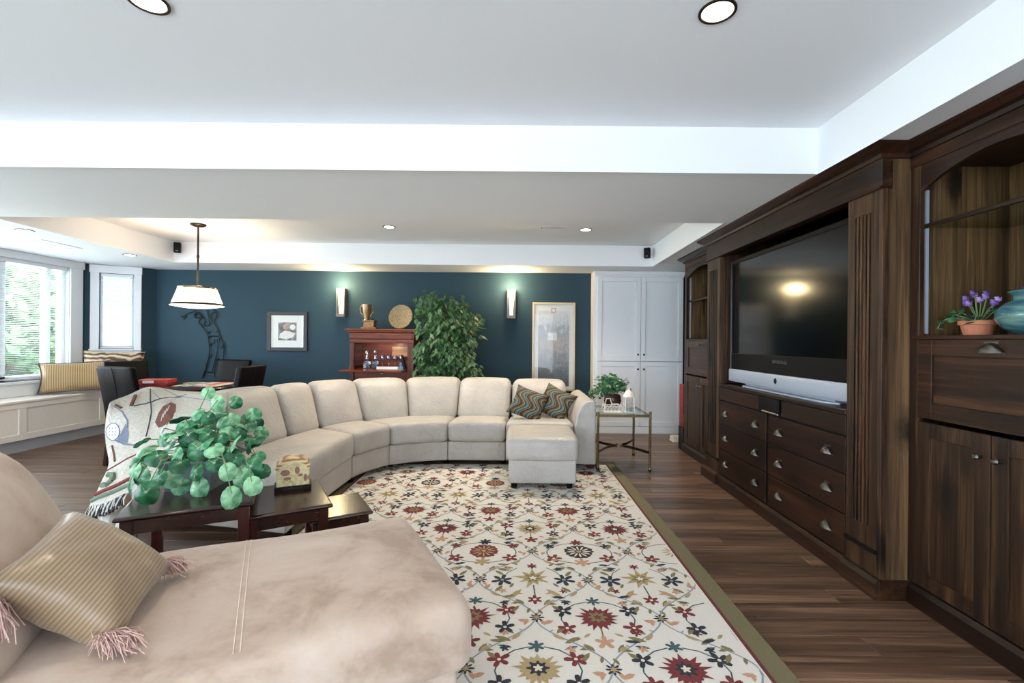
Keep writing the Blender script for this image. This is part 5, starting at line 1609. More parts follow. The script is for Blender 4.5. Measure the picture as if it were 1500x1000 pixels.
pillow('throw_pillow', M['swirl'], .36, .36, .13, placeM((.105, 4.93, .60), radians(6), radians(-36), radians(24)), 'wave-patterned teal and brown pillow leaning in front', group=None)
pillow('throw_pillow', M['swirl'], .36, .36, .13, placeM((.395, 5.04, .60), radians(-8), radians(-34), radians(27)), 'wave-patterned teal and brown pillow tucked against the sofa arm')

# ---------------------------------------------------------------- golf throw blanket over the sofa end
BL = [[(-2.583, 2.98, 0.841), (-2.599, 3.15, 0.871), (-2.619, 3.35, 0.901), (-2.436, 3.4, 0.869), (-2.029, 3.3, 0.869)], [(-2.564, 2.93, 0.726), (-2.433, 2.95, 0.749), (-2.361, 3.05, 0.785), (-2.161, 3.02, 0.760), (-1.843, 2.95, 0.733)], [(-2.52, 2.88, 0.622), (-2.357, 2.86, 0.615), (-2.215, 2.86, 0.612), (-2.025, 2.83, 0.61), (-1.758, 2.79, 0.598)], [(-2.432, 2.8, 0.506), (-2.273, 2.76, 0.494), (-2.118, 2.74, 0.476), (-1.956, 2.72, 0.46), (-1.754, 2.7, 0.452)], [(-2.395, 2.7, 0.399), (-2.248, 2.66, 0.397), (-2.116, 2.64, 0.42), (-1.967, 2.62, 0.427), (-1.777, 2.62, 0.429)], [(-2.362, 2.6, 0.317), (-2.243, 2.58, 0.351), (-2.135, 2.58, 0.401), (-1.993, 2.58, 0.402), (-1.82, 2.6, 0.397)]]
def cr4(a, b, c, d, t): return .5 * ((2 * b) + (c - a) * t + (2 * a - 5 * b + 4 * c - d) * t * t + (-a + 3 * b - 3 * c + d) * t ** 3)
def crrow(Arr, t):
    n = len(Arr); i = max(0, min(int(t), n - 2)); f = t - i
    g = lambda k: Arr[k] if 0 <= k < n else (2 * Arr[0] - Arr[1] if k < 0 else 2 * Arr[-1] - Arr[-2])
    return cr4(g(i - 1), g(i), g(i + 1), g(i + 2), f)
BLv = [[Vector(p) for p in r] for r in BL]
def BS(u, v):
    return crrow([crrow(r, u) for r in BLv], v) + Vector((0, -1, .2)) * (.010 * noise.noise(Vector((u * 1.7, v * 1.1, 3.0))))
bk = thing('throw_blanket', 'ivory golf-themed woven throw draped over the sofa end', 'blanket', (-2.3, 2.9, .3))
ivory = plain('ivory_woven_cotton', srgb(198, 194, 182), .9, bump=.5, bscale=75, var=.16)
mb = MB()
P = []
back = [BS(u / 6, 0) + Vector((-.06, .08, -.16)) for u in range(25)]
back2 = [BS(u / 6, 0) + Vector((-.05, .06, -.03)) for u in range(25)]
P.append(back); P.append(back2)
for i in range(31):
    P.append([BS(u / 6, i / 6) for u in range(25)])
mb.grid(P)
cl = obj('cloth', mb, ivory, bk, smooth=True, auto=False)
sm = cl.modifiers.new('thickness', 'SOLIDIFY'); sm.thickness = .006; sm.offset = 1 if False else 0
def bpt(u, v, off=.006):
    e = .02
    p = BS(u, v); n = (BS(u + e, v) - p).cross(BS(u, v + e) - p).normalized()
    if n.y > 0: n = -n
    return p + n * off
def bstroke(pts, wv, mat, name, parent=cl):
    mb = MB()
    D = []
    for (a, b) in zip(pts[:-1], pts[1:]):
        for k in range(5): D.append((a[0] + (b[0] - a[0]) * k / 5, a[1] + (b[1] - a[1]) * k / 5))
    D.append(pts[-1])
    mb.tube([bpt(u, v, .0045) for u, v in D], wv / 2, 5)
    return obj(name, mb, mat, bk)
def bfill(pts, mat, name, off=.0055):
    mb = MB()
    c = (sum(p[0] for p in pts) / len(pts), sum(p[1] for p in pts) / len(pts))
    R = [[bpt(c[0] + (p[0] - c[0]) * f, c[1] + (p[1] - c[1]) * f, off) for p in pts + pts[:1]] for f in (0.001, .35, .7, 1)]
    mb.grid(R)
    return obj(name, mb, mat, bk, fixn=False)
mslate, mnavy, mbrown, mred, mgreen, mwhite = (plain('weave_' + n, c, .9, var=.12, bscale=150) for n, c in (('slate', srgb(118, 128, 148)), ('navy', srgb(62, 66, 80)), ('brown', srgb(110, 72, 60)), ('red', srgb(124, 62, 58)), ('green', srgb(112, 130, 112)), ('white', srgb(222, 222, 222))))
circ = lambda cu, cv, ru, rv, n=18: [(cu + ru * cos(2 * pi * k / n), cv + rv * sin(2 * pi * k / n)) for k in range(n)]
bfill(circ(.33, 1.55, .26, .42), mwhite, 'woven_golf_ball'); bstroke(circ(.33, 1.55, .26, .42) + circ(.33, 1.55, .26, .42)[:1], .006, mslate, 'ball_outline')
for k in range(9):
    bfill(circ(.22 + .11 * (k % 3), 1.38 + .17 * (k // 3), .022, .035, 6), mslate, 'ball_dimple', .0075)
bstroke([(.25, .3), (.7, .7), (.92, 1.1), (.92, 1.4)], .008, mslate, 'club_outline')
bfill([(.86, 1.2), (.52, 1.95), (.9, 2.05), (.96, 1.5)], mslate, 'club_face'); bstroke([(.45, 1.95), (.8, 2.1), (1.3, 2.1)], .010, mslate, 'club_sole')
bstroke([(2.0, .12), (1.9, .65), (1.9, 1.1), (1.72, 1.8)], .007, mnavy, 'flag_pole')
bstroke([(1.2, .6), (1.7, .72), (1.95, .7), (2.55, .45), (3.0, .3)], .008, mnavy, 'horizon_line')
bfill([(2.05, 1.4), (2.2, 1.1), (2.4, .85), (2.7, .6), (2.85, .65), (2.85, .9), (2.75, 1.2), (2.5, 1.45), (2.2, 1.55)], mbrown, 'woven_golf_bag')
for k in range(4): bstroke([(2.3 + .09 * k, 1.35 - .12 * k), (2.38 + .09 * k, 1.12 - .12 * k)], .005, mwhite, 'bag_lacing')
bstroke([(1.08, .55), (1.28, .18)], .022, mbrown, 'woven_tee')
bstroke([(.3, .25), (.62, .5)], .016, mbrown, 'club_grip')
bstroke([(2.5, .08), (2.9, .25), (3.3, .3), (3.7, .35)], .005, mslate, 'contour_line'); bstroke([(2.1, .3), (2.3, .55), (2.65, .45), (3.15, .15)], .005, mslate, 'contour_line')
bstroke([(.3, 2.2), (.28, 2.9)], .012, mbrown, 'putter_shaft')
bstroke([(.0, 3.35), (.35, 3.05), (1.1, 2.55), (1.9, 2.1)], .008, mred, 'red_border_line')
bstroke([(.15, 3.5), (.38, 3.45), (.5, 3.65), (.36, 3.9), (.12, 3.95)], .034, mgreen, 'border_scroll'); bstroke([(1.1, 2.95), (1.28, 3.1), (1.42, 2.75), (1.6, 2.9)], .034, mgreen, 'border_scroll')
bfill(circ(.78, 3.3, .06, .08, 10), mwhite, 'border_dot')
bstroke([(0.02, 4.45), (.65, 4.0), (1.25, 3.5), (1.9, 3.1)], .026, mred, 'maroon_band')
bstroke([(0.02, 4.75), (.65, 4.4), (1.25, 3.95), (1.9, 3.6)], .030, mgreen, 'sage_band')
fr = MB()
rnd = random.Random(3)
for k in range(70):
    u = k / 70 * 2.0
    p = BS(u, 5)
    q = p + Vector((rnd.uniform(-.015, .008), -.02 + rnd.uniform(-.01, .01), -rnd.uniform(.05, .075)))
    fr.tube([p, p.lerp(q, .5) + Vector((rnd.gauss(0, .004), -.004, 0)), q], .0045, 4, mi=k % 2)
obj('fringe', fr, [M['fringe_d'], M['fringe_w']], bk, kind='stuff')
# bunched hem under the fringe
for j, (x, y, z, r) in enumerate(((-2.26, 2.60, .20, .045), (-2.15, 2.58, .19, .045), (-2.06, 2.60, .24, .045))):
    mb = MB().tube([(x - .02, y + .06, z + .09), (x, y, z + .03), (x + .01, y - .03, z - .05)], r, 8, taper=.8)
    obj('hem_fold', mb, M['fringe_w'] if j != 1 else ivory, bk, smooth=True)
fr = MB()
for k in range(40):
    x = -2.29 + .0065 * k; y = 2.54 + rnd.uniform(-.02, .02)
    fr.tube([(x, y, .19 + rnd.uniform(-.02, .04)), (x + rnd.gauss(0, .01), y - .02, .12 + rnd.uniform(-.02, .03))], .0035, 4, mi=k % 2)
obj('hem_fringe', fr, [M['fringe_w'], M['fringe_d']], bk, kind='stuff')

# ---------------------------------------------------------------- glass side table and what stands on it
GX0, GX1, GY0, GY1, GZ = .772, 1.276, 4.55, 5.20, .556
gt = thing('side_table', 'square brass and glass side table beside the sofa arm', 'table', ((GX0 + GX1) / 2, 4.87, 0))
for (x, y) in ((GX0, GY0), (GX1, GY0), (GX0, GY1), (GX1, GY1)):
    lg = obj('leg', MB().tube([(x, y, .02 if x > 1 or y > 5 else .032), (x, y, .57)], .0125, 10).lathe([(0, .57), (.014, .57), (.014, .58), (0, .588)], (x, y, 0), 10), M['brass'], gt, smooth=True)
    obj('foot', MB().lathe([(0, 0), (.010, 0), (.018, .018), (.014, .04), (0, .04)], (x, y, .0 if x > 1 or y > 5 else .0125), 10), M['brass'], lg, smooth=True)
mb = MB()
mb.box(GX0, GX1, GY0 - .008, GY0 + .008, GZ - .028, GZ - .002); mb.box(GX0, GX1, GY1 - .008, GY1 + .008, GZ - .028, GZ - .002)
mb.box(GX0 - .008, GX0 + .008, GY0, GY1, GZ - .028, GZ - .002); mb.box(GX1 - .008, GX1 + .008, GY0, GY1, GZ - .028, GZ - .002)
obj('top_frame', mb, M['brass'], gt, bevel=.002)
obj('glass_top', MB().box(GX0 + .008, GX1 - .008, GY0 + .008, GY1 - .008, GZ - .008, GZ), M['glass_green'], gt)
def arcband(pts, zz):
    mb = MB(); R = []
    for (x, y), (nx, ny) in pts:
        R.append([(x, y, zz - .013), (x, y, zz + .013), (x + nx * .005, y + ny * .005, zz + .013), (x + nx * .005, y + ny * .005, zz - .013)])
    mb.grid(R, 0, True); return mb
cxm = (GX0 + GX1) / 2; cym = (GY0 + GY1) / 2; hw = (GX1 - GX0) / 2; hd = (GY1 - GY0) / 2
front = [((cxm - hw + 2 * hw * k / 16, GY0 + hd * .97 * sin(pi * k / 16)), (0, 1)) for k in range(17)]
rear = [((cxm - hw + 2 * hw * k / 16, GY1 - hd * .97 * sin(pi * k / 16)), (0, -1)) for k in range(17)]
obj('curved_stretcher', arcband(front, .185), M['brass'], gt, smooth=True)
obj('curved_stretcher', arcband(rear, .185), M['brass'], gt, smooth=True)
obj('stretcher_knob', MB().lathe([(0, .165), (.012, .168), (.012, .2), (0, .208)], (cxm, cym, 0), 10), M['brass'], gt, smooth=True)

iv = thing('potted_ivy', 'variegated ivy in a dark brown pot on the glass side table', 'plant', (.99, 4.93, GZ))
obj('pot', MB().lathe([(0, 0), (.06, 0), (.075, .03), (.09, .08), (.085, .13), (.07, .15), (.06, .14), (0, .13)], (.99, 4.95, GZ + .001), 20), M['pot_brown'], iv, smooth=True)
rnd = random.Random(12)
lm = MB(); sm_ = MB()
for k in range(64):
    a = rnd.uniform(0, 2 * pi); r = rnd.uniform(.03, .20)
    top = rnd.uniform(.18, .37) - max(0, r - .1) * .8
    e = Vector((.97 + r * 1.15 * cos(a) - .03, 4.93 + r * .8 * sin(a), GZ + top - (.12 if cos(a) < -.5 and r > .12 else 0)))
    s0 = Vector((.99, 4.95, GZ + .13))
    mid = s0.lerp(e, .5) + Vector((0, 0, .07))
    sm_.tube([s0, mid, e], .002, 4)
    for j in range(6):
        f = .4 + .6 * j / 5
        p = (s0.lerp(mid, f * 2) if f < .5 else mid.lerp(e, f * 2 - 1)) + Vector((rnd.gauss(0, .015), rnd.gauss(0, .015), rnd.gauss(0, .012)))
        d = Vector((rnd.gauss(0, 1), rnd.gauss(0, .6) - .4, rnd.gauss(-.2, .5)))
        leafpoly(lm, p, d, (rnd.gauss(0, .4), -.7, .7), rnd.uniform(.035, .06), rnd.uniform(.03, .05))
obj('stems', sm_, M['stem'], iv, kind='stuff')
obj('leaves', lm, M['ivy_leaf'], iv, kind='stuff', fixn=False)
sp = MB().tube([(1.0, 4.95, GZ + .14), (1.10, 4.95, GZ + .28), (1.145, 4.95, GZ + .33)], .0018, 4).tube([(1.02, 4.95, GZ + .14), (1.12, 4.95, GZ + .23), (1.165, 4.95, GZ + .27)], .0018, 4)
obj('bare_twigs', sp, M['bark'], iv)

wb = thing('wire_basket', 'white scrolled metal basket with handle on the glass table', 'basket', (.93, 4.69, GZ))
x0, x1, y0, y1, zb = .845, 1.025, 4.62, 4.76, GZ + .001
mb = MB()
for z in (zb + .004, zb + .062):
    mb.tube([(x0, y0, z), (x1, y0, z), (x1, y1, z), (x0, y1, z), (x0, y0, z)], .004, 6)
for (x, y) in ((x0, y0), (x1, y0), (x1, y1), (x0, y1)): mb.tube([(x, y, zb), (x, y, zb + .066)], .004, 6)
obj('basket_frame', mb, M['white_iron'], wb)
mb = MB()
for yy in (y0, y1):
    for k in range(5):
        c = x0 + .018 + k * .036
        pts = [(c + .016 * cos(a) * (1 - .4 * a / 7), yy, zb + .033 + .024 * sin(a) * (1 - .4 * a / 7)) for a in [i * .55 for i in range(13)]]
        mb.tube(pts, .003, 5)
obj('scroll_wires', mb, M['white_iron'], wb, kind='stuff')
obj('basket_floor', MB().box(x0, x1, y0, y1, zb, zb + .003), M['white_iron'], wb)
xm = (x0 + x1) / 2
mb = MB().tube([(x0 + .02, (y0 + y1) / 2, zb + .06), (x0 + .03, (y0 + y1) / 2, zb + .13), (xm - .02, (y0 + y1) / 2, zb + .135), (xm + .0, (y0 + y1) / 2, zb + .06)], .0045, 6)
mb.tube([(xm - .03, y0, zb + .062), (xm - .02, y0, zb + .09), (xm + .05, y0, zb + .09), (xm + .07, y0, zb + .062)], .004, 6)
obj('handle', mb, M['white_iron'], wb, smooth=True)

lt = thing('candle_lantern', 'white pierced metal candle lantern on the glass table corner', 'lantern', (1.105, 4.70, GZ))
lx, ly = 1.105, 4.70; zb = GZ + .001
mb = MB().box(lx - .045, lx + .045, ly - .045, ly + .045, zb, zb + .008)
for sx in (-1, 1):
    for sy in (-1, 1): mb.box(lx + sx * .042 - .005, lx + sx * .042 + .005, ly + sy * .042 - .005, ly + sy * .042 + .005, zb, zb + .15)
mb.box(lx - .05, lx + .05, ly - .05, ly + .05, zb + .148, zb + .156)
obj('lantern_frame', mb, M['white_iron'], lt, bevel=.002)
mb = MB()
for sy in (-1, 1):
    for i in range(4):
        for j in range(4):
            cx_, cz_ = lx - .03 + .02 * i, zb + .062 + .024 * j
            mb.tube([(cx_ + .009 * cos(a), ly + sy * .042, cz_ + .010 * sin(a)) for a in [2 * pi * q / 8 for q in range(9)]], .0022, 4)
for sx in (-1, 1):
    for i in range(4):
        for j in range(4):
            cy_, cz_ = ly - .03 + .02 * i, zb + .062 + .024 * j
            mb.tube([(lx + sx * .042, cy_ + .009 * cos(a), cz_ + .010 * sin(a)) for a in [2 * pi * q / 8 for q in range(9)]], .0022, 4)
obj('pierced_panels', mb, M['white_iron'], lt, kind='stuff')
obj('roof', MB().lathe([(.062, .156), (.052, .175), (.035, .205), (.012, .22), (.012, .235), (0, .24)], (lx, ly, zb), 16), M['white_iron'], lt, smooth=True)
obj('hanging_ring', MB().tube([(lx + .018 * cos(a), ly, zb + .257 + .018 * sin(a)) for a in [2 * pi * q / 14 for q in range(15)]], .003, 5), M['white_iron'], lt, smooth=True)
obj('candle', MB().lathe([(0, .008), (.025, .008), (.025, .05), (0, .05)], (lx, ly, zb), 14), plain('blue_grey_wax', srgb(150, 166, 172), .5), lt, smooth=True)

# ---------------------------------------------------------------- nest of three mahogany tables
def nest(x, y, th, wd, dp, z, label, inset=.03):
    t = thing('nesting_table', label, 'table', (x, y, 0), 'nest of mahogany tables')
    Mx = Matrix.Translation((x, y, 0)) @ Matrix.Rotation(th, 4, 'Z')
    zz = z - .022
    mb = MB()
    # moulded top
    P = [[(a, b, c) for a, b in ((-e, -e), (wd + e, -e), (wd + e, dp + e), (-e, dp + e))] for e, c in ((-.010, zz), (0, zz + .005), (.004, zz + .012), (0, zz + .019), (-.006, z))]
    mb.grid(P, 0, True); mb.poly(P[0][::-1]); mb.poly(P[-1])
    obj('tabletop', mb.xf(Mx), M['mahog_x'], t, smooth=True)
    ap = .055; lg = .042
    i = .014
    for (a, b) in ((i, i), (wd - i - lg, i), (i, dp - i - lg), (wd - i - lg, dp - i - lg)):
        obj('leg', MB().box(a, a + lg, b, b + lg, .0128, zz).xf(Mx), M['mahog_z'], t, bevel=.002)
    obj('apron', MB().box(i + lg, wd - i - lg, i + .006, i + .026, zz - ap, zz).xf(Mx), M['mahog_x'], t)
    obj('apron', MB().box(i + lg, wd - i - lg, dp - i - .026, dp - i - .006, zz - ap, zz).xf(Mx), M['mahog_x'], t)
    obj('apron', MB().box(i + .006, i + .026, i + lg, dp - i - lg, zz - ap, zz).xf(Mx), M['mahog_x'], t)
    return t
n1 = nest(-1.541, 1.796, .463, .465, .568, .56, 'largest mahogany nesting table, carrying the leafy planter')
n2 = nest(-1.180, 2.032, .541, .36, .455, .48, 'middle mahogany nesting table, carrying the arched box')
n3 = nest(-.965, 2.195, .535, .285, .33, .405, 'smallest and lowest mahogany nesting table, nearest the rug')

# arched decorative box
ab = thing('arched_box', 'small arched keepsake box with leaf print on black stand', 'box', (-1.14, 2.43, .481))
Mx = Matrix.Translation((-1.217, 2.365, .481)) @ Matrix.Rotation(radians(25), 4, 'Z')
def tuscan():
    t = NT('parchment_leaf_print')
    v = t.coords()
    n = t.noise(v, 22, 4, .6, 1.2)
    r = t.ramp(n.outputs['Fac'], [(.3, srgb(150, 122, 78)), (.45, srgb(206, 190, 140)), (.6, srgb(222, 212, 168)), (.75, srgb(170, 140, 96))])
    t.l(r.outputs['Color'], t.b.inputs['Base Color']); t.set(Roughness=.5)
    return t.m
wb_, db_ = .162, .10
mb = MB()
prof = [(0.004, .022), (wb_ - .004, .022), (wb_ - .004, .115)] + [(wb_ / 2 + (wb_ / 2 - .004) * cos(a), .115 + .048 * sin(a)) for a in [pi * k / 12 for k in range(1, 12)]] + [(0.004, .115)]
mb.prism([(x, .004, z) for x, z in prof], (0, db_ - .008, 0))
obj('box_body', mb.xf(Mx), tuscan(), ab, bevel=.003)
def veinmat():
    t = NT('marbled_lid_print')
    v = t.coords((1, 1, 1)); wv = t.n('ShaderNodeTexWave', wave_type='BANDS', bands_direction='Z'); wv.inputs['Scale'].default_value = 14; wv.inputs['Distortion'].default_value = 5; wv.inputs['Detail'].default_value = 3
    t.l(v, wv.inputs['Vector'])
    r = t.ramp(wv.outputs['Color'], [(.1, srgb(150, 106, 66)), (.5, srgb(206, 170, 118)), (.8, srgb(226, 204, 160))])
    t.l(r.outputs['Color'], t.b.inputs['Base Color']); t.set(Roughness=.4)
    return t.m
lidp = [(wb_ / 2 + (wb_ / 2 + .001) * cos(a), .112 + .052 * sin(a)) for a in [pi * k / 16 for k in range(17)]]
lidp2 = [(wb_ / 2 + (wb_ / 2 - .016) * cos(a), .110 + .034 * sin(a)) for a in [pi * k / 16 for k in range(17)]]
mb = MB().prism([(x, 0, z) for x, z in lidp + lidp2[::-1]], (0, db_, 0))
mb2 = MB()
R = [[(x, 0, z) for x, z in lidp], [(x, db_, z) for x, z in lidp], [(x, db_, z) for x, z in lidp2], [(x, 0, z) for x, z in lidp2], [(x, 0, z) for x, z in lidp]]
mb2.grid(R)
obj('arched_lid', mb2.xf(Mx), veinmat(), ab)
lf = plain('russet_leaf_print', srgb(146, 104, 88), .5, var=.2, bscale=80)
for (cx, cz, r1, r2) in ((.045, .092, .022, .016), (.055, .062, .018, .008), (.10, .10, .012, .02), (.138, .06, .008, .02), (.115, .075, .012, .008)):
    obj('printed_leaf', MB().poly([(cx + r1 * cos(a), .0028, cz + r2 * sin(a)) for a in [2 * pi * k / 10 for k in range(10)]]).xf(Mx), lf, ab)
mb = MB().box(-.006, wb_ + .006, -.006, db_ + .006, .014, .022)
for x in (-.004, wb_ - .03):
    for yy in (-.004, db_ - .012): mb.box(x, x + .034, yy, yy + .016, 0, .014)
obj('stand', mb.xf(Mx), M['black'], ab, bevel=.002)

# galvanised planter with round-leaved vine
pt = thing('leafy_planter', 'trailing round-leaved plant in a galvanised square planter', 'plant', (-1.5, 2.24, .561))
zb = .5605
def sq(cx, cy, h, z): return [(cx - h, cy - h, z), (cx + h, cy - h, z), (cx + h, cy + h, z), (cx - h, cy + h, z)]
pc = (-1.497, 2.225)
mb = MB()
P = [sq(*pc, .098, zb), sq(*pc, .118, zb + .125), sq(*pc, .123, zb + .13), sq(*pc, .123, zb + .14), sq(*pc, .112, zb + .14), sq(*pc, .098, zb + .03)]
mb.grid(P, 0, True); mb.poly(P[0][::-1]); mb.poly(P[-1])
Rz = Matrix.Translation((pc[0], pc[1], 0)) @ Matrix.Rotation(.06, 4, 'Z') @ Matrix.Translation((-pc[0], -pc[1], 0))
obj('planter_box', mb.xf(Rz), M['galv'], pt)
obj('soil', MB().poly(sq(*pc, .110, zb + .115)), M['pot_brown'], pt)
# leaf mesh: scalloped disc with folded midrib, pale veins as second material
def round_leaf():
    mb = MB(); n = 22; R = .041
    rings = [0.0, .35, .7, 1.0]
    pts = []
    for q in rings:
        r = []
        for k in range(n):
            a = 2 * pi * k / n
            sc = 1 + (.022 * cos(a * 11) if q == 1 else 0)
            rr = R * q * sc * (1 - .12 * max(0, cos(a)) ** 6)
            x, y_ = rr * cos(a), rr * sin(a) * .97
            z = -.014 * q * q + .006 * abs(sin(a)) * q + .0025 * cos(a * 5) * q
            r.append((x, y_, z))
        pts.append(r)
    mb.grid(pts, 0, True)
    # veins
    for a in (0, .7, -.7, 1.5, -1.5, 2.3, -2.3):
        d = (cos(a), sin(a)); s_ = (-d[1], d[0]); L = R * .82
        f = lambda u, v: (d[0] * u * L + s_[0] * v * .0009 - R * .25, d[1] * u * L + s_[1] * v * .0009, -.014 * (u * .8) ** 2 + .0022)
        mb.poly([f(0, 1), f(0, -1), f(1, -.3), f(1, .3)], 1)
    return mb
LV = [(-1.679, 2.55, 0.958), (-1.566, 2.45, 0.909), (-1.517, 2.2, 0.86), (-1.581, 2.2, 0.879), (-1.502, 2.2, 0.902), (-1.47, 2.3, 0.883), (-1.561, 2.6, 0.897), (-1.447, 2.2, 0.88), (-1.41, 2.35, 0.846), (-1.402, 2.5, 0.85), (-1.384, 2.5, 0.803), (-1.338, 2.45, 0.762), (-1.424, 2.5, 0.824), (-1.682, 2.1, 0.79), (-1.632, 2.15, 0.824), (-1.579, 2.1, 0.798), (-1.527, 2.1, 0.822), (-1.472, 2.1, 0.811), (-1.394, 2.12, 0.813), (-1.351, 2.15, 0.802), (-1.351, 2.2, 0.817), (-1.412, 2.08, 0.755), (-1.343, 2.08, 0.762), (-1.283, 2.12, 0.778), (-1.289, 2.1, 0.745), (-1.264, 2.2, 0.744), (-1.213, 2.2, 0.703), (-1.19, 2.2, 0.633), (-1.576, 2.05, 0.731), (-1.483, 2.04, 0.74), (-1.45, 2.02, 0.71), (-1.673, 2.05, 0.67), (-1.643, 2.05, 0.641), (-1.694, 2.05, 0.605), (-1.674, 2.08, 0.716), (-1.66, 2.1, 0.754), (-1.525, 2.0, 0.657), (-1.502, 2.04, 0.639), (-1.396, 2.04, 0.67), (-1.482, 2.07, 0.601), (-1.388, 2.05, 0.596), (-1.32, 2.05, 0.703), (-1.248, 2.03, 0.674), (-1.215, 2.08, 0.636), (-1.199, 2.12, 0.668), (-1.147, 2.04, 0.613), (-1.163, 1.92, 0.60), (-1.484, 1.88, 0.625), (-1.396, 2.1, 0.787), (-1.487, 2.1, 0.765), (-1.56, 2.1, 0.764), (-1.303, 2.2, 0.808), (-1.346, 2.3, 0.831), (-1.415, 2.25, 0.846), (-1.436, 2.15, 0.838), (-1.519, 2.18, 0.832), (-1.252, 2.1, 0.715), (-1.279, 2.3, 0.762), (-1.335, 2.1, 0.766)]
rnd = random.Random(8)
for k in range(26):     # the far side of the clump
    a = rnd.uniform(.1, pi - .1); r = rnd.uniform(.05, .22)
    LV.append((-1.49 + r * cos(a), 2.28 + r * .7 * sin(a), .80 + rnd.uniform(-.08, .06)))
leaf0 = None
stems = MB()
for k, p in enumerate(LV):
    p = Vector(p)
    root = Vector((pc[0] + rnd.uniform(-.07, .07), pc[1] + rnd.uniform(-.07, .07), zb + .12))
    out = Vector((p.x - pc[0], p.y - pc[1], 0))
    low = p.z < .70
    if low: nrm = Vector((out.x * 2.0 + rnd.gauss(0, .25), -1.0 + rnd.gauss(0, .2), .35 + rnd.gauss(0, .2)))
    else: nrm = Vector((out.x * 1.2 + rnd.gauss(0, .35), -.65 + rnd.gauss(0, .35), .85 + rnd.gauss(0, .3)))
    if p.y > 2.4: nrm = Vector((.3, -.9, .35)) + Vector((rnd.gauss(0, .2), rnd.gauss(0, .2), rnd.gauss(0, .2)))
    nrm.normalize()
    dx = Vector((out.x, out.y, -.25 if not low else -1.0)); dx = (dx - nrm * dx.dot(nrm)).normalized()
    dy = nrm.cross(dx)
    s = rnd.uniform(.80, 1.12) * (1.12 if low else 1)
    Mx = Matrix((tuple(dx) , tuple(dy), tuple(nrm))).transposed().to_4x4()
    if leaf0 is None:
        leaf0 = obj('leaf', round_leaf(), [M['pep_leaf'], M['pep_vein']], pt, smooth=True, auto=False, fixn=False, origin=(0, 0, 0)); o = leaf0
    else:
        o = leaf0.copy(); COL.objects.link(o); o.parent = pt
    o.matrix_local = Matrix.Translation(p - wloc(pt)) @ Mx @ Matrix.Diagonal((s * rnd.uniform(.95, 1.12), s * rnd.uniform(.82, 1.0), s, 1))
    hub = p - dx * .02 * s - nrm * .004
    mid = root.lerp(hub, .5) + Vector((0, 0, .05 if not low else .11))
    if low: mid = Vector((hub.x * .8 + root.x * .2, hub.y * .8 + root.y * .2, max(hub.z + .06, .74)))
    stems.tube([root, root.lerp(mid, .5) + Vector((0, 0, .02)), mid, hub], .0022, 5)
obj('stems', stems, M['stem'], pt, kind='stuff')

# ---------------------------------------------------------------- beige suede chaise in the foreground
U = Vector((.885, .465, 0)); Vv = Vector((-.465, .885, 0)); P0 = Vector((-.136, 1.414, 0))
def chp(a, b, z):     # a: from the right end back along the seat, b: across away from camera
    p = P0 - U * a + Vv * b
    return (p.x, p.y, z)
chs = thing('chaise_lounge', 'beige suede chaise lounge in the foreground', 'chaise', chp(.8, .4, 0))
LC = 1.95
obj('base', MB().rbox(LC / 2, .385, .115, .02, lambda x, y, z: chp(.03 + LC / 2 - x - .0, .405 + y, z + .145), inner=8), M['suede'], chs, smooth=True)
def fseat(x, y, z):
    a = LC / 2 - x - .01; b = .405 + y
    sag = .012 * sin(a * 5.2) * sin(b * 4 + .5) + .010 * noise.noise(Vector((a * 2.2, b * 2.2, .3)))
    return chp(a, b, z + .362 + (sag if z > 0 else 0))
seat = obj('seat_cushion', MB().rbox(LC / 2, .418, .105, .055, fseat, bz=.022, by=.012, bx=.015, inner=16, seg=4), M['suede'], chs, smooth=True)
# stitched seams
def surf_z(a, b):
    u = (LC / 2 - a) / (LC / 2); v = (b - .405) / .418
    zz = .362 + .105 + .022 * max(0, 1 - u * u) ** .7 * max(0, 1 - v * v) ** .7
    return zz + .012 * sin(a * 5.2) * sin(b * 4 + .5) + .010 * noise.noise(Vector((a * 2.2, b * 2.2, .3)))
def seam(pts, name):
    mb = MB()
    for (a, b), (c, d) in zip(pts[:-1], pts[1:]):
        n = max(2, int(((a - c) ** 2 + (b - d) ** 2) ** .5 / .02))
        mb.tube([chp(a + (c - a) * k / n, b + (d - b) * k / n, surf_z(a + (c - a) * k / n, b + (d - b) * k / n) + .0005) for k in range(n + 1)], .0014, 4)
    obj(name, mb, M['stitch'], seat)
seam([(.60, .045), (.60, .78)], 'cross_seam'); seam([(.615, .045), (.615, .78)], 'cross_seam')
mb = MB().tube([chp(a, -.002 - .0, .432 + .004 * sin(a * 9)) for a in [1.6 - 1.55 * k / 40 for k in range(41)]], .0018, 5)
obj('front_seam', mb, M['stitch'], seat)
mb = MB().tube([chp(-.015, b, .432) for b in [.02 + .77 * k / 20 for k in range(21)]], .0018, 5)
obj('end_seam', mb, M['stitch'], seat)
def fback(x, y, z):     # x: thickness, y across, z height
    h = (z + .24) / .48
    a = 1.20 - x * 1.0 + .20 * h + .03 * h * h
    return chp(a, .43 + y, z + .68)
obj('backrest', MB().rbox(.145, .40, .255, .12, fback, bx=.05, bz=.03, inner=8, seg=5), M['suede'], chs, smooth=True, auto=False)
obj('back_frame', MB().rbox(.10, .40, .36, .04, lambda x, y, z: chp(1.66 + .16 * (z + .36) / .72 - x, .41 + y, z + .39), inner=5), M['suede'], chs, smooth=True)
for (a, b) in ((.12, .1), (.12, .72), (1.6, .1), (1.6, .72)):
    p = chp(a, b, 0)
    obj('foot', MB().lathe([(0, 0), (.025, 0), (.03, .035), (0, .035)], (p[0], p[1], .0125 if p[1] > .55 else .001), 10), M['black'], chs, smooth=True)

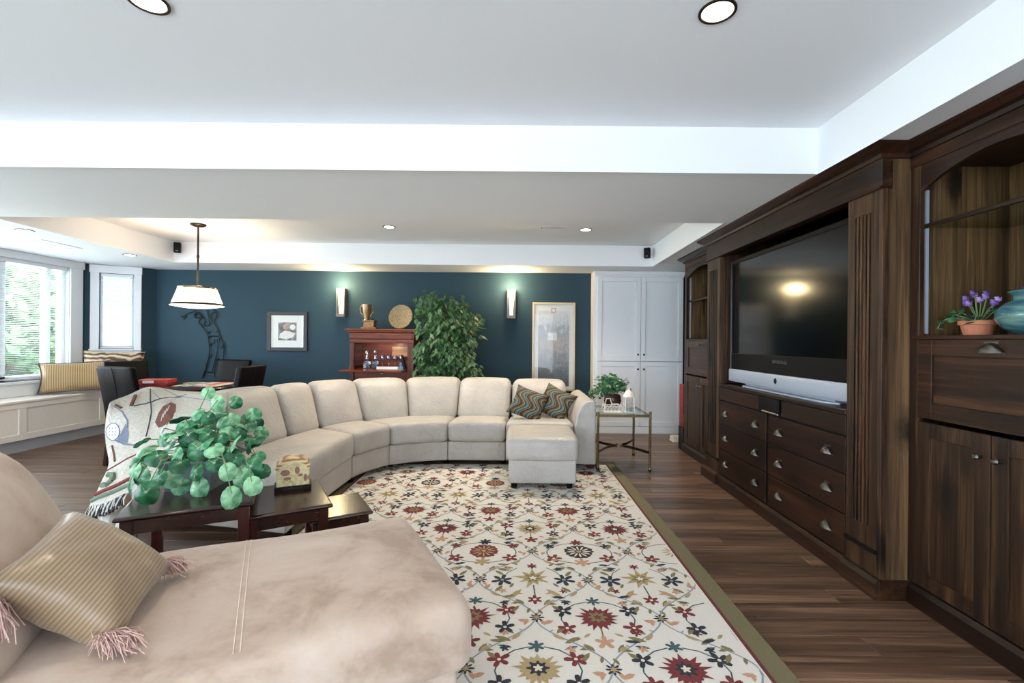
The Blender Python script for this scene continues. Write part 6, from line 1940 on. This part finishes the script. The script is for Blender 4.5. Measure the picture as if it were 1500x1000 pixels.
# gold striped pillow leaning on the backrest, corners from bottom-front clockwise
c0, c1, c2, c3 = (Vector(p) for p in ((-1.03, 1.18, .50), (-1.12, 1.485, .535), (-1.30, 1.385, .725), (-1.215, 1.085, .645)))
ex = (c1 - c0 + c2 - c3).normalized(); ez = (c3 - c0 + c2 - c1); ez = (ez - ex * ez.dot(ex)).normalized(); ey = ez.cross(ex)
cen = (c0 + c1 + c2 + c3) / 4
Mg = Matrix((tuple(ex), tuple(ey), tuple(ez))).transposed().to_4x4(); Mg.translation = cen
gpil = pillow('gold_pillow', M['gold_stripe'], .335, .335, .17, Mg, 'gold satin striped pillow with pink tassels on the chaise', n=22, pin=.10)
rnd = random.Random(2)
for q, (corner, dirn, zlo) in enumerate(((c0 * 1.0, Vector((.10, -.035, 0)), .484), (c1 * 1.0, Vector((.055, .03, 0)), .488), (c3 * 1.0, Vector((.035, -.05, -.10)), .50))):
    mb = MB()
    base = cen + (corner - cen) * .985
    for k in range(210):
        sp = Vector((rnd.gauss(0, .026), rnd.gauss(0, .022), rnd.gauss(0, .012)))
        e = base + dirn * rnd.uniform(.4, .9) + sp * .85
        e.z = max(zlo + abs(rnd.gauss(0, .008)), e.z - (.02 if q < 2 else 0))
        mid = base.lerp(e, .5) + Vector((rnd.gauss(0, .006), rnd.gauss(0, .006), .012 + abs(rnd.gauss(0, .006))))
        mid.z = max(mid.z, zlo + .006)
        mb.tube([base, base.lerp(mid, .5) + Vector((rnd.gauss(0, .004), rnd.gauss(0, .004), .003)), mid, mid.lerp(e, .5) + Vector((rnd.gauss(0, .006), rnd.gauss(0, .006), abs(rnd.gauss(0, .004)))), e], .0014, 4)
    mb.lathe([(0, -.010), (.011, -.005), (.011, .005), (0, .010)], tuple(base), 8)
    Mi = Mg.inverted()
    mb.xf(Mi)
    o = obj('tassel', mb, M['tassel'], None, kind='stuff')
    o.parent = gpil
    o.location = (0, 0, 0)

# skirting along the visible back wall
obj('baseboard_back', MB().box(-5.15, CX0 - .02, YB - .018, YB - .001, 0, .10), M['white'], kind='structure', bevel=.003)
